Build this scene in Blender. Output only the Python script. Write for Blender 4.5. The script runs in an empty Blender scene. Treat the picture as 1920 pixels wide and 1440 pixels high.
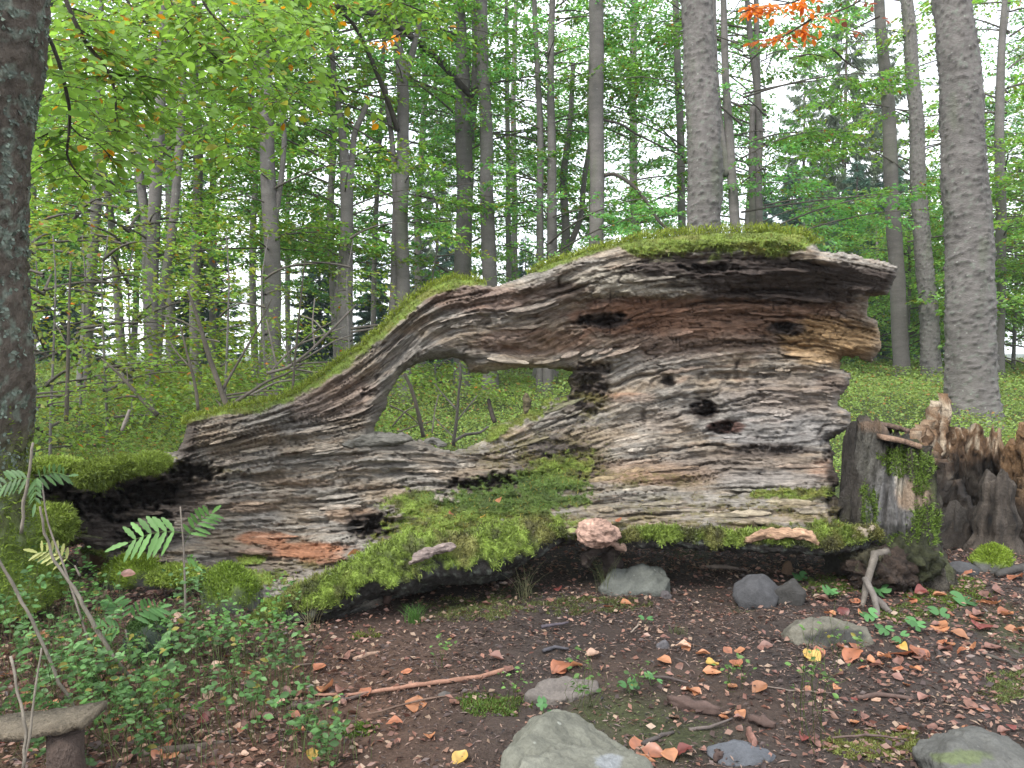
import bpy, math
import numpy as np

# ---------------------------------------------------------------- camera, sky, sun, exposure
S = bpy.context.scene
COL = S.collection
F = 1442.0
CAMZ = 1.3
PITCH = math.radians(-2.78)
cam_d = bpy.data.cameras.new('camera')
cam_d.sensor_width = 36.0
cam_d.lens = 36.0 * F / 1920.0
cam_d.clip_start = 0.05
cam_d.clip_end = 2000.0
cam = bpy.data.objects.new('camera', cam_d)
cam.location = (0, 0, CAMZ)
cam.rotation_euler = (math.pi / 2 + PITCH, 0, 0)
COL.objects.link(cam)
S.camera = cam

SUN_ELEV, SUN_ROT = math.radians(52), math.radians(215)
world = bpy.data.worlds.new('World')
S.world = world
world.use_nodes = True
wn = world.node_tree
wn.nodes.clear()
w_out = wn.nodes.new('ShaderNodeOutputWorld')
w_bg = wn.nodes.new('ShaderNodeBackground')
w_sky = wn.nodes.new('ShaderNodeTexSky')
w_sky.sky_type = 'NISHITA'
w_sky.sun_disc = False
w_sky.sun_elevation = SUN_ELEV
w_sky.sun_rotation = SUN_ROT
w_hsv = wn.nodes.new('ShaderNodeHueSaturation')
w_hsv.inputs['Saturation'].default_value = 0.35
w_mix = wn.nodes.new('ShaderNodeMixRGB')
w_mix.inputs['Fac'].default_value = 0.6
w_cl = wn.nodes.new('ShaderNodeTexNoise')
w_cl.inputs['Scale'].default_value = 3.0
w_cl.inputs['Detail'].default_value = 5.0
w_rp = wn.nodes.new('ShaderNodeValToRGB')
w_rp.color_ramp.elements[0].color = (6.9, 7.4, 8.2, 1)
w_rp.color_ramp.elements[1].color = (10.5, 10.7, 11.2, 1)
w_rp.color_ramp.elements[0].position = 0.35
w_rp.color_ramp.elements[1].position = 0.65
w_tc = wn.nodes.new('ShaderNodeTexCoord')
wn.links.new(w_tc.outputs['Generated'], w_cl.inputs['Vector'])
wn.links.new(w_cl.outputs['Fac'], w_rp.inputs['Fac'])
wn.links.new(w_sky.outputs[0], w_hsv.inputs['Color'])
wn.links.new(w_hsv.outputs[0], w_mix.inputs['Color1'])
wn.links.new(w_rp.outputs[0], w_mix.inputs['Color2'])
wn.links.new(w_mix.outputs[0], w_bg.inputs['Color'])
w_bg.inputs['Strength'].default_value = 0.115
wn.links.new(w_bg.outputs[0], w_out.inputs[0])

sun_d = bpy.data.lights.new('sun', 'SUN')
sun_d.energy = 1.5
sun_d.angle = math.radians(14)
sun_d.color = (1.0, 0.96, 0.9)
sun = bpy.data.objects.new('sun', sun_d)
sun.rotation_euler = (math.radians(40), 0, math.radians(-35))
sun.location = (-6, -8, 12)
COL.objects.link(sun)

S.view_settings.view_transform = 'Standard'
S.view_settings.look = 'None'
S.view_settings.gamma = 1.0
S.view_settings.use_curve_mapping = False
S.view_settings.exposure = 1.55
S.render.engine = 'CYCLES'
S.cycles.max_bounces = 6
S.cycles.diffuse_bounces = 3
S.cycles.glossy_bounces = 2
S.cycles.transmission_bounces = 4
S.cycles.volume_bounces = 0
S.cycles.use_denoising = True
S.cycles.caustics_reflective = False
S.cycles.caustics_refractive = False

# ---------------------------------------------------------------- numeric helpers
rng = np.random.default_rng(7)
_perm = np.random.default_rng(3).permutation(256)
_perm = np.concatenate([_perm, _perm, _perm]).astype(np.int64)
_g = np.array([(1,1,0),(-1,1,0),(1,-1,0),(-1,-1,0),(1,0,1),(-1,0,1),(1,0,-1),(-1,0,-1),(0,1,1),(0,-1,1),(0,1,-1),(0,-1,-1)], float)

def pn(x, y, z=0.0):
    """gradient noise, about -1..1"""
    x, y, z = np.broadcast_arrays(np.asarray(x, float), np.asarray(y, float), np.asarray(z, float))
    xi, yi, zi = np.floor(x), np.floor(y), np.floor(z)
    xf, yf, zf = x - xi, y - yi, z - zi
    xi = xi.astype(np.int64) & 255; yi = yi.astype(np.int64) & 255; zi = zi.astype(np.int64) & 255
    u = xf*xf*xf*(xf*(xf*6-15)+10); v = yf*yf*yf*(yf*(yf*6-15)+10); w = zf*zf*zf*(zf*(zf*6-15)+10)
    def gr(dx, dy, dz):
        h = _perm[_perm[_perm[(xi+dx) & 255] + ((yi+dy) & 255)] + ((zi+dz) & 255)] % 12
        g = _g[h]
        return g[..., 0]*(xf-dx) + g[..., 1]*(yf-dy) + g[..., 2]*(zf-dz)
    def lp(a, b, t): return a + t*(b-a)
    r = lp(lp(lp(gr(0,0,0), gr(1,0,0), u), lp(gr(0,1,0), gr(1,1,0), u), v),
           lp(lp(gr(0,0,1), gr(1,0,1), u), lp(gr(0,1,1), gr(1,1,1), u), v), w)
    return r * 1.2

def fbm(x, y, z=0.0, o=4):
    s = 0; a = 1.0; t = 0
    for i in range(o):
        s = s + a*pn(np.asarray(x)*2**i + 17.3*i, np.asarray(y)*2**i, np.asarray(z)*2**i + 5.1*i); t += a; a *= 0.5
    return s/t*1.4

def sstep(a, b, x):
    t = np.clip((np.asarray(x, float)-a)/(b-a), 0, 1)
    return t*t*(3-2*t)

cp, sp = math.cos(PITCH), math.sin(PITCH)
def P(px, py, D):
    """world point seen at photo pixel (px, py) whose distance ahead of the camera is D metres"""
    px = np.asarray(px, float); py = np.asarray(py, float); D = np.asarray(D, float)
    a = (px-960)/F; b = (720-py)/F
    dy = cp - b*sp; dz = sp + b*cp
    t = D/dy
    return np.stack(np.broadcast_arrays(a*t, D*np.ones_like(a), CAMZ + dz*t), -1)

def ground_z(x, y):
    x = np.asarray(x, float); y = np.asarray(y, float)
    z = 0.42*sstep(5.6, 19, y) - 3.0*sstep(26, 80, y) + 0.12*sstep(1.5, 4.5, x)*sstep(3.6, 6.5, y)
    z = z + 0.05*pn(x/1.3, y/1.3, 2.0) + 0.12*pn(x/5, y/5, 7.0)*sstep(5, 9, y)
    z = z + 0.07*np.exp(-((x+1.9)**2/0.9+(y-3.3)**2/0.5))
    return z

def G(px, py):
    """ground point seen at a photo pixel"""
    px = np.atleast_1d(np.asarray(px, float)); py = np.atleast_1d(np.asarray(py, float))
    a = (px-960)/F; b = (720-py)/F
    dx = a; dy = cp - b*sp; dz = sp + b*cp
    t = np.clip(-CAMZ/np.minimum(dz, -1e-3), 0.5, 60)
    for _ in range(14):
        g = ground_z(dx*t, dy*t)
        t = 0.5*t + 0.5*np.clip((g-CAMZ)/np.minimum(dz, -1e-3), 0.5, 60)
    return np.stack([dx*t, dy*t, ground_z(dx*t, dy*t)], -1)

def proj(p):
    p = np.asarray(p, float)
    x, y, z = p[..., 0], p[..., 1], p[..., 2]-CAMZ
    f = y*cp + z*sp; u = -y*sp + z*cp
    return 960 + F*x/f, 720 - F*u/f

# ---------------------------------------------------------------- object helpers
def mesh(name, V, faces, C=None, smooth=False):
    V = np.asarray(V, np.float32)
    if not isinstance(faces, list): faces = [faces]
    faces = [np.asarray(f, np.int32) for f in faces if len(f)]
    me = bpy.data.meshes.new(name)
    me.vertices.add(len(V)); me.vertices.foreach_set('co', V.ravel())
    nl = sum(f.size for f in faces); nf = sum(len(f) for f in faces)
    me.loops.add(nl); me.polygons.add(nf)
    me.loops.foreach_set('vertex_index', np.concatenate([f.ravel() for f in faces]))
    st = []; o = 0
    for f in faces:
        st.append(o + np.arange(len(f))*f.shape[1]); o += f.size
    me.polygons.foreach_set('loop_start', np.concatenate(st).astype(np.int32))
    me.update(calc_edges=True)
    me.validate()
    if C is not None:
        C = np.asarray(C, np.float32)
        if C.ndim == 1: C = np.tile(C, (len(V), 1))
        if C.shape[1] == 3: C = np.concatenate([C, np.ones((len(C), 1), np.float32)], 1)
        at = me.color_attributes.new('Col', 'FLOAT_COLOR', 'POINT')
        at.data.foreach_set('color', C.ravel())
    if smooth: me.polygons.foreach_set('use_smooth', np.ones(nf, bool))
    return me

def set_grain(me, g):
    at = me.attributes.new('grain', 'FLOAT_VECTOR', 'POINT')
    at.data.foreach_set('vector', np.asarray(g, np.float32).ravel())

def ob(name, me, mat=None, parent=None, loc=None, kind=None, label=None, cat=None, group=None):
    o = bpy.data.objects.new(name, me)
    COL.objects.link(o)
    if mat is not None and me is not None and not me.materials:
        me.materials.append(mat)
        if mat.name == 'weathered_wood' and 'grain' not in me.attributes:
            co = np.empty(len(me.vertices)*3, np.float32); me.vertices.foreach_get('co', co)
            set_grain(me, co.reshape(-1, 3)*[2.5, 2.5, 9])
    if parent is not None: o.parent = parent
    if loc is not None: o.location = tuple(float(v) for v in loc)
    if kind: o['kind'] = kind
    if label: o['label'] = label
    if cat: o['category'] = cat
    if group: o['group'] = group
    return o

def thing(name, loc, label, cat, group=None):
    return ob(name, None, None, None, loc, None, label, cat, group)

def nrm(v):
    v = np.asarray(v, float)
    return v/np.maximum(np.linalg.norm(v, axis=-1, keepdims=True), 1e-9)

def tube(pts, rad, sides=8, rough=0.0, seed=0, cap=True, ell=1.0):
    pts = np.asarray(pts, float); n = len(pts)
    rad = np.broadcast_to(np.asarray(rad, float), (n,))
    T = nrm(np.gradient(pts, axis=0))
    ref = np.array([0, 1.0, 0]) if abs(T[:, 1]).mean() < 0.8 else np.array([1.0, 0, 0])
    A = nrm(np.cross(T, ref)); B = np.cross(T, A)
    th = np.linspace(0, 2*np.pi, sides, endpoint=False)
    r = rad[:, None]*np.ones(sides)
    if rough:
        s = np.cumsum(np.r_[0, np.linalg.norm(np.diff(pts, axis=0), axis=1)])
        rr = max(rad.mean(), 1e-4)
        r = r*(1 + rough*fbm(np.cos(th)[None]*1.3+seed, np.sin(th)[None]*1.3, s[:, None]/rr/2.5+seed*3.1, 3))
    V = pts[:, None] + r[..., None]*(np.cos(th)[None, :, None]*A[:, None] + ell*np.sin(th)[None, :, None]*B[:, None])
    V = V.reshape(-1, 3)
    i = np.arange(n-1)[:, None]*sides; j = np.arange(sides)[None]; k = (np.arange(sides)+1) % sides
    Q = np.stack([i+j, i+k[None], i+sides+k[None], i+sides+j], -1).reshape(-1, 4)
    fs = [Q]
    if cap:
        V = np.concatenate([V, pts[:1], pts[-1:]])
        a = n*sides
        j = np.arange(sides)
        fs.append(np.stack([np.full(sides, a), k, j], -1))
        fs.append(np.stack([np.full(sides, a+1), (n-1)*sides+j, (n-1)*sides+k], -1))
    return V, fs

class Bag:
    """gathers pieces into one mesh"""
    def __init__(s): s.V = []; s.F = {}; s.C = []; s.n = 0
    def add(s, V, fs, c=(1, 1, 1)):
        V = np.asarray(V, float)
        if not isinstance(fs, list): fs = [fs]
        s.V.append(V)
        c = np.asarray(c, float)
        s.C.append(np.tile(c, (len(V), 1)) if c.ndim == 1 else c)
        for f in fs:
            f = np.asarray(f)
            if len(f): s.F.setdefault(f.shape[1], []).append(f + s.n)
        s.n += len(V)
    def mesh(s, name, smooth=False):
        return mesh(name, np.concatenate(s.V), [np.concatenate(v) for v in s.F.values()], np.concatenate(s.C), smooth)

def leaf_geo(Pb, T, N, L, W, C, oval=False, curl=0.12):
    """blades: base point, axis, normal, length, width; kite = 2 triangles, oval = two folded halves"""
    T = nrm(T); B = nrm(np.cross(N, T)); N = np.cross(T, B)
    L = np.broadcast_to(np.asarray(L, float), (len(Pb),))[:, None]; W = np.broadcast_to(np.asarray(W, float), (len(Pb),))[:, None]
    if not oval:
        V = np.stack([Pb, Pb+T*L*.5+B*W*.5+N*L*curl, Pb+T*L, Pb+T*L*.5-B*W*.5+N*L*curl], 1).reshape(-1, 3)
        i = np.arange(len(Pb))[:, None]*4
        Fc = np.concatenate([i+[[0, 2, 1]], i+[[0, 3, 2]]])
        return V, Fc, np.repeat(C, 4, 0)
    prof = [(.22, .34), (.52, .5), (.8, .32)]
    r = [Pb]
    for s in (1, -1):
        for t, w in prof: r.append(Pb + T*L*t + s*B*W*w + N*(W*w*curl*2.2 - L*t*t*curl*1.2))
    r.insert(4, Pb+T*L-N*L*curl*1.2)
    V = np.stack(r, 1).reshape(-1, 3)     # 0 base,1,2,3 left,4 tip,5,6,7 right
    i = np.arange(len(Pb))[:, None]*8
    Fc = np.concatenate([i+[[0, 4, 3, 2, 1]], i+[[0, 5, 6, 7, 4]]])
    return V, Fc, np.repeat(C, 8, 0)

# ---------------------------------------------------------------- materials
def newmat(name):
    m = bpy.data.materials.new(name); m.use_nodes = True
    nt = m.node_tree; nt.nodes.clear()
    out = nt.nodes.new('ShaderNodeOutputMaterial')
    return m, nt, out

def N_(nt, t, **kw):
    n = nt.nodes.new(t)
    for k, v in kw.items():
        if k in n.inputs: n.inputs[k].default_value = v
        else: setattr(n, k, v)
    return n

def leaf_mat(name, trans=0.45, rough=0.5, gloss=0.03, tint=(1, 1, 1)):
    m, nt, out = newmat(name)
    a = N_(nt, 'ShaderNodeAttribute', attribute_name='Col')
    oi = N_(nt, 'ShaderNodeObjectInfo')
    hs = N_(nt, 'ShaderNodeHueSaturation')
    mr = N_(nt, 'ShaderNodeMapRange'); mr.inputs['To Min'].default_value = 0.8; mr.inputs['To Max'].default_value = 1.2
    nt.links.new(oi.outputs['Random'], mr.inputs['Value']); nt.links.new(mr.outputs[0], hs.inputs['Value'])
    mx = N_(nt, 'ShaderNodeMixRGB', blend_type='MULTIPLY'); mx.inputs['Fac'].default_value = 1; mx.inputs['Color2'].default_value = (*tint, 1)
    nt.links.new(a.outputs['Color'], mx.inputs['Color1']); nt.links.new(mx.outputs[0], hs.inputs['Color'])
    d = N_(nt, 'ShaderNodeBsdfDiffuse'); t = N_(nt, 'ShaderNodeBsdfTranslucent'); g = N_(nt, 'ShaderNodeBsdfGlossy', Roughness=rough)
    hs2 = N_(nt, 'ShaderNodeHueSaturation', Hue=0.495, Saturation=1.05, Value=1.3)
    nt.links.new(hs.outputs[0], d.inputs['Color']); nt.links.new(hs.outputs[0], hs2.inputs['Color']); nt.links.new(hs2.outputs[0], t.inputs['Color'])
    m1 = N_(nt, 'ShaderNodeMixShader', Fac=trans); m2 = N_(nt, 'ShaderNodeMixShader', Fac=gloss)
    nt.links.new(d.outputs[0], m1.inputs[1]); nt.links.new(t.outputs[0], m1.inputs[2])
    nt.links.new(m1.outputs[0], m2.inputs[1]); nt.links.new(g.outputs[0], m2.inputs[2])
    nt.links.new(m2.outputs[0], out.inputs[0])
    return m

def rough_mat(name, scale=8.0, stretch=(1, 1, 1), amp=0.5, bump=0.4, dist=0.01, rough=0.85, spots=None, col=None, fine=60.0, coords='Object'):
    """vertex colour (or a plain one) broken up by grain, with relief"""
    m, nt, out = newmat(name)
    b = N_(nt, 'ShaderNodeBsdfPrincipled', Roughness=rough)
    b.inputs['Specular IOR Level'].default_value = 0.25
    tc = N_(nt, 'ShaderNodeTexCoord'); mp = N_(nt, 'ShaderNodeMapping'); mp.inputs['Scale'].default_value = stretch
    if coords == 'grain':
        ga = N_(nt, 'ShaderNodeAttribute', attribute_name='grain'); nt.links.new(ga.outputs['Vector'], mp.inputs[0])
    else:
        nt.links.new(tc.outputs[coords], mp.inputs[0])
    n1 = N_(nt, 'ShaderNodeTexNoise', Scale=scale, Detail=6.0, Roughness=0.65); n2 = N_(nt, 'ShaderNodeTexNoise', Scale=fine, Detail=4.0, Roughness=0.7)
    nt.links.new(mp.outputs[0], n1.inputs[0]); nt.links.new(mp.outputs[0], n2.inputs[0])
    if col is None:
        a = N_(nt, 'ShaderNodeAttribute', attribute_name='Col'); base = a.outputs['Color']
    else:
        a = N_(nt, 'ShaderNodeRGB'); a.outputs[0].default_value = (*col, 1); base = a.outputs[0]
    if spots:
        vo = N_(nt, 'ShaderNodeTexVoronoi', Scale=spots[0]); nt.links.new(tc.outputs[coords], vo.inputs['Vector'])
        nz = N_(nt, 'ShaderNodeTexNoise', Scale=spots[0]*0.6, Detail=3.0); nt.links.new(tc.outputs[coords], nz.inputs[0])
        su = N_(nt, 'ShaderNodeMath', operation='ADD'); nt.links.new(vo.outputs['Distance'], su.inputs[0]); nt.links.new(nz.outputs['Fac'], su.inputs[1])
        cr = N_(nt, 'ShaderNodeMapRange'); cr.inputs['From Min'].default_value = spots[1]; cr.inputs['From Max'].default_value = spots[1]+0.06
        cr.inputs['To Min'].default_value = spots[3]; cr.inputs['To Max'].default_value = 0
        nt.links.new(su.outputs[0], cr.inputs['Value'])
        mm = N_(nt, 'ShaderNodeMixRGB'); mm.inputs['Color2'].default_value = (*spots[2], 1)
        nt.links.new(cr.outputs[0], mm.inputs['Fac']); nt.links.new(base, mm.inputs['Color1']); base = mm.outputs[0]
    ad = N_(nt, 'ShaderNodeMath', operation='ADD'); nt.links.new(n1.outputs['Fac'], ad.inputs[0]); nt.links.new(n2.outputs['Fac'], ad.inputs[1])
    mr = N_(nt, 'ShaderNodeMapRange'); mr.inputs['From Min'].default_value = 0.7; mr.inputs['From Max'].default_value = 1.3
    mr.inputs['To Min'].default_value = 1-amp; mr.inputs['To Max'].default_value = 1+amp
    nt.links.new(ad.outputs[0], mr.inputs['Value'])
    vm = N_(nt, 'ShaderNodeVectorMath', operation='SCALE'); nt.links.new(base, vm.inputs[0]); nt.links.new(mr.outputs[0], vm.inputs['Scale'])
    nt.links.new(vm.outputs[0], b.inputs['Base Color'])
    bp = N_(nt, 'ShaderNodeBump', Strength=bump, Distance=dist); nt.links.new(ad.outputs[0], bp.inputs['Height']); nt.links.new(bp.outputs[0], b.inputs['Normal'])
    nt.links.new(b.outputs[0], out.inputs[0])
    return m

M_leaf = leaf_mat('leaf_green', 0.55, gloss=.025)
M_moss = leaf_mat('moss', 0.25, gloss=0.02)
M_plant = leaf_mat('plant_leaf', 0.4, gloss=0.025)
M_dry = leaf_mat('dry_leaf', 0.25, rough=0.45, gloss=0.05)
M_needle = leaf_mat('needles', 0.3, gloss=0.03)
M_wood = rough_mat('weathered_wood', 5.0, (1, 1, 1), 0.55, 1.0, 0.010, fine=15, coords='grain')
M_bark = rough_mat('beech_bark', 3.0, (1, 1, 3.0), 0.30, 0.8, 0.02, spots=(16.0, 0.50, (0.30, 0.31, 0.27), 0.65), fine=40)
M_oldbark = rough_mat('rough_bark', 14.0, (1, 1, 0.6), 0.4, 1.0, 0.02, fine=60)
M_rock = rough_mat('rock', 9.0, (1, 1, 1), 0.3, 0.6, 0.01, spots=(18.0, 0.48, (0.30, 0.31, 0.27), 0.5), fine=90)
M_soil = rough_mat('soil', 3.0, (1, 1, 1), 0.45, 1.0, 0.02, fine=45)
M_twig = rough_mat('twig_bark', 40.0, (1, 1, 1), 0.3, 0.5, 0.002, fine=150)
# ---------------------------------------------------------------- ground
def build_ground():
    n = 420
    s = np.linspace(-1, 1, n)
    x = np.sinh(s*5.2)/np.sinh(5.2)*400
    y = 3.4 + np.sinh(s*5.2)/np.sinh(5.2)*400
    X, Y = np.meshgrid(x, y)
    Z = ground_z(X, Y)
    near = 1-sstep(8, 14, np.hypot(X, Y-3))
    Z = Z + near*(0.022*fbm(X*2.5, Y*2.5, 1.0, 3) + 0.012*fbm(X*9, Y*9, 3.0, 2))
    V = np.stack([X, Y, Z], -1).reshape(-1, 3)
    i = np.arange(n-1)[:, None]*n; j = np.arange(n-1)[None]
    Q = np.stack([i+j, i+j+1, i+n+j+1, i+n+j], -1).reshape(-1, 4)
    x, y = V[:, 0], V[:, 1]
    c = np.array([.042, .032, .027])*(1+0.25*fbm(x*1.5, y*1.5, 4.0, 4))[:, None]
    red = sstep(0.0, 0.5, fbm(x*.9, y*.9, 8.0, 4))[:, None]
    c = c*(1-red*.5) + np.array([.060, .038, .027])*red*.5
    g = sstep(0.25, 0.5, fbm(x*1.1+4, y*1.1, 12.0, 5))[:, None]*0.55
    c = c*(1-g) + np.array([.055, .075, .02])*g
    fld = (sstep(5.0, 6.2, y)*sstep(-60, 0, y))[:, None]
    c = c*(1-fld) + np.array([.045, .06, .02])*fld
    lf = (sstep(.2, -.6, x)*sstep(4.2, 2.8, y))[:, None]*.6
    c = c*(1-lf) + np.array([.10, .055, .035])*lf
    ob('ground', mesh('ground', V, Q, c, True), M_soil, kind='structure', label='dark brown forest soil with moss patches and needle litter')
build_ground()

# ---------------------------------------------------------------- fallen log
gx = np.array([0,150,340,500,600,700,800,900,1000,1100,1200,1350,1500,1700.])
guides = np.array([
 [862,862,785,755,705,632,545,520,505,470,448,436,440,490],
 [880,890,830,790,760,705,610,585,575,540,520,510,515,545],
 [900,905,860,815,800,780,690,670,690,665,630,600,610,640],
 [915,915,880,850,835,820,825,845,800,760,720,700,700,700],
 [930,940,920,900,890,870,870,880,870,850,830,800,800,800],
 [960,980,980,970,965,960,945,935,930,920,910,900,900,900],
 [1000,1020,1040,1050,1050,1030,1010,990,985,975,965,960,960,960],
 [1060,1080,1100,1180,1130,1090,1060,1050,1050,1040,1040,1040,1040,1040]], float)
gv = np.array([0, 70, 150, 220, 300, 400, 480, 570.])
_xs = np.arange(-60, 1780, 4.0)
_k = np.exp(-0.5*(np.arange(-20, 21)*4/30.0)**2); _k /= _k.sum()
gtab = np.array([np.convolve(np.pad(np.interp(_xs, gx, g), 20, mode='edge'), _k, 'valid') for g in guides])
def grain(px, py):
    ys = np.array([np.interp(px, _xs, g) for g in gtab])
    v = np.full(px.shape, 0.0)
    v = np.where(py < ys[0], gv[0] + (py-ys[0]), v)
    for i in range(len(gv)-1):
        t = (py-ys[i])/np.maximum(ys[i+1]-ys[i], 4)
        v = np.where(py >= ys[i], gv[i]+t*(gv[i+1]-gv[i]), v)
    return v

OUT = np.array([(-70,866),(0,866),(60,864),(140,864),(200,868),(240,850),(300,850),(335,845),(343,810),(350,790),(365,778),(415,772),(470,757),(520,752),(560,732),(610,697),(660,662),(700,630),(740,592),(770,562),(810,535),(850,521),(890,522),(925,536),(945,532),(985,515),(1040,488),(1100,471),(1150,458),(1200,448),(1280,441),(1340,436),(1400,434),(1450,433),(1500,440),(1532,455),(1540,470),(1600,478),(1660,488),(1685,500),(1680,522),(1666,552),(1634,558),(1628,592),(1648,600),(1654,628),(1650,656),(1636,682),(1608,672),(1580,670),(1575,690),(1592,700),(1596,720),(1580,742),(1572,756),(1594,768),(1600,800),(1580,815),(1555,826),(1568,850),(1560,870),(1572,900),(1564,925),(1590,950),(1568,975),(1620,985),(1648,1000),(1632,1030),(1590,1042),(1500,1040),(1400,1036),(1300,1030),(1200,1022),(1150,1028),(1085,1018),(1040,1024),(1000,1032),(975,1060),(955,1085),(900,1098),(860,1092),(800,1112),(740,1122),(700,1150),(620,1172),(560,1182),(490,1198),(470,1185),(500,1150),(460,1100),(380,1080),(330,1070),(200,1050),(150,1020),(60,1050),(-70,1100)], float)
HOLE = np.array([(703,805),(715,785),(728,760),(732,735),(745,710),(765,692),(800,678),(850,672),(868,680),(880,700),(912,702),(960,692),(1010,690),(1050,694),(1068,700),(1060,712),(1072,730),(1055,742),(1020,748),(1010,770),(985,762),(975,785),(945,790),(920,800),(905,820),(880,836),(850,842),(820,838),(790,825),(768,822),(735,812)], float)

def poly_sdf(px, py, poly):
    d = np.full(px.shape, 1e9); inside = np.zeros(px.shape, bool)
    n = len(poly)
    for i in range(n):
        x0, y0 = poly[i]; x1, y1 = poly[(i+1) % n]
        ex, ey = x1-x0, y1-y0
        t = np.clip(((px-x0)*ex+(py-y0)*ey)/(ex*ex+ey*ey), 0, 1)
        d = np.minimum(d, np.hypot(px-x0-t*ex, py-y0-t*ey))
        if y0 != y1:
            c = ((y0 > py) != (y1 > py)) & (px < (x1-x0)*(py-y0)/(y1-y0)+x0)
            inside ^= c
    return np.where(inside, d, -d)

DC = np.array([(850,530,4.6),(1000,515,4.5),(1200,455,4.42),(1400,440,4.4),(1540,470,4.3),(1680,505,4.1),(1655,545,4.2),
 (1100,560,4.55),(1400,580,4.68),(1560,580,4.6),(1640,640,4.5),(1400,500,4.40),(1100,700,4.78),(1300,720,4.75),(1550,720,4.65),(1300,820,4.75),
 (1550,820,4.62),(1100,850,4.7),(1300,900,4.58),(1550,920,4.42),(1100,920,4.4),(1100,1000,4.0),(1300,1005,4.02),
 (1500,1010,4.02),(1630,1000,4.08),(1300,950,4.32),(1500,955,4.25),(1300,1040,4.1),(1500,1045,4.1),
 (740,600,4.62),(740,690,4.66),(600,710,4.62),(680,760,4.58),(850,640,4.68),(1000,640,4.74),(860,590,4.6),
 (360,790,4.55),(450,850,4.55),(600,850,4.52),(700,900,4.55),(400,950,4.6),(550,950,4.55),(700,1000,4.42),
 (400,1040,4.35),(560,1045,4.25),(900,850,4.7),(1000,800,4.7),(700,820,4.55),(860,900,4.55),
 (0,870,4.0),(150,875,4.25),(290,862,4.4),(230,940,4.75),(330,930,4.7),(100,950,4.45),(200,1030,4.25),(0,1050,3.9),
 (900,1010,4.0),(760,1060,3.78),(620,1120,3.62),(490,1180,3.46),(950,1060,4.1),(800,1100,3.85),(640,1060,4.0),
 (740,960,4.35),(860,950,4.3),(1000,950,4.3),(350,1090,3.95),(480,1090,3.8),(700,1140,3.7)], float)
def rbf_fit(c):
    d = np.hypot(c[:, None, 0]-c[None, :, 0], c[:, None, 1]-c[None, :, 1])/400
    A = d + np.eye(len(c))*-0.02
    n = len(c); Q = np.c_[np.ones(n), c[:, :2]/400]
    M = np.block([[A, Q], [Q.T, np.zeros((3, 3))]])
    return np.linalg.solve(M, np.r_[c[:, 2], 0, 0, 0])
DW = rbf_fit(DC)
def logD(px, py):
    s = DW[-3] + DW[-2]*px/400 + DW[-1]*py/400
    for (cx, cy, _), w in zip(DC, DW[:-3]): s = s + w*np.hypot(px-cx, py-cy)/400
    return s

def blob(px, py, cx, cy, rx, ry, rot=0.0, soft=0.5):
    c, s = math.cos(rot), math.sin(rot)
    dx, dy = px-cx, py-cy
    a = (c*dx+s*dy)/rx; b = (-s*dx+c*dy)/ry
    return 1-sstep(1-soft, 1+soft, np.sqrt(a*a+b*b))

STEP = 2.2
xs = np.arange(-66, 1692, STEP); ys = np.arange(428, 1204, STEP)
PX, PY = np.meshgrid(xs, ys)
sd = np.minimum(poly_sdf(PX, PY, OUT), -poly_sdf(PX, PY, HOLE))
edge_n = 5*pn(PX/38, PY/26, 1.5) + 2.6*pn(PX/11, PY/8, 4.5) + 1.5*pn(PX/4.5, PY/4, 4.5)
topm = (PY < 620) & (PX < 1500)
sd = sd + np.where(topm, edge_n*0.4, edge_n*0.8)
keep = sd > 0
idx = -np.ones(PX.shape, int); vk = keep
# use cells whose four corners are inside
cell = keep[:-1, :-1] & keep[1:, :-1] & keep[:-1, 1:] & keep[1:, 1:]
used = np.zeros(PX.shape, bool)
used[:-1, :-1] |= cell; used[1:, :-1] |= cell; used[:-1, 1:] |= cell; used[1:, 1:] |= cell
nv = used.sum(); idx[used] = np.arange(nv)
px, py, d_e = PX[used], PY[used], sd[used]
a_, b_, c_, e_ = idx[:-1, :-1][cell], idx[:-1, 1:][cell], idx[1:, 1:][cell], idx[1:, :-1][cell]
Qf = np.stack([a_, e_, c_, b_], -1)

v = grain(px, py)
warp = 13*fbm(px/300, v/100, 0.5, 3) + 2.5*pn(px/75, v/30, 3.3) + 1.6*pn(px/24, v/14, 4.3)
w = v + warp
u = px + 20*pn(px/120, v/50, 9.1)
lum = 0.05*pn(px/170, v/60, 2.2) + 0.022*pn(px/62, v/26, 6.2) + 0.014*pn(px/22, v/14, 8.8)
s1 = w/34 + 1.3*pn(px/300, v/140, 11.0) + .13*pn(px/17, v/40, 14.0) + .08*pn(px/7, v/30, 15.0); s1 = s1-np.floor(s1)
s2 = w/11 + 1.5*pn(px/150, v/60, 13.0) + .18*pn(px/12, v/22, 16.0) + .1*pn(px/5, v/18, 17.0); s2 = s2-np.floor(s2)
a1 = sstep(-0.25, 0.45, pn(px/130, v/55, 21.0)); a2 = sstep(-0.4, 0.4, pn(px/80, v/30, 23.0))
saw = lambda s: np.where(s < 0.86, s/0.86, (1-s)/0.14)
s3 = w/5.2 + 1.2*pn(px/90, v/40, 18.0) + .2*pn(px/8, v/12, 19.0); s3 = s3-np.floor(s3)
tq = 3.6*fbm(px/150+.5, w/30, 26.0, 5) + .35*pn(px/14, py/10, 27.); tf = tq-np.floor(tq)
terr = (np.floor(tq)+sstep(0, .16, tf))/3.6
limb_ = sstep(1040, 900, px)
h = (.058+.03*limb_)*np.clip(terr, -.6, .7) + (.012+.030*limb_)*a1*saw(s1) + (.012+.010*limb_)*a2*saw(s2) + 0.009*(.3+.7*sstep(-.3, .4, pn(px/55, v/22, 24.0)))*saw(s3)
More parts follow.
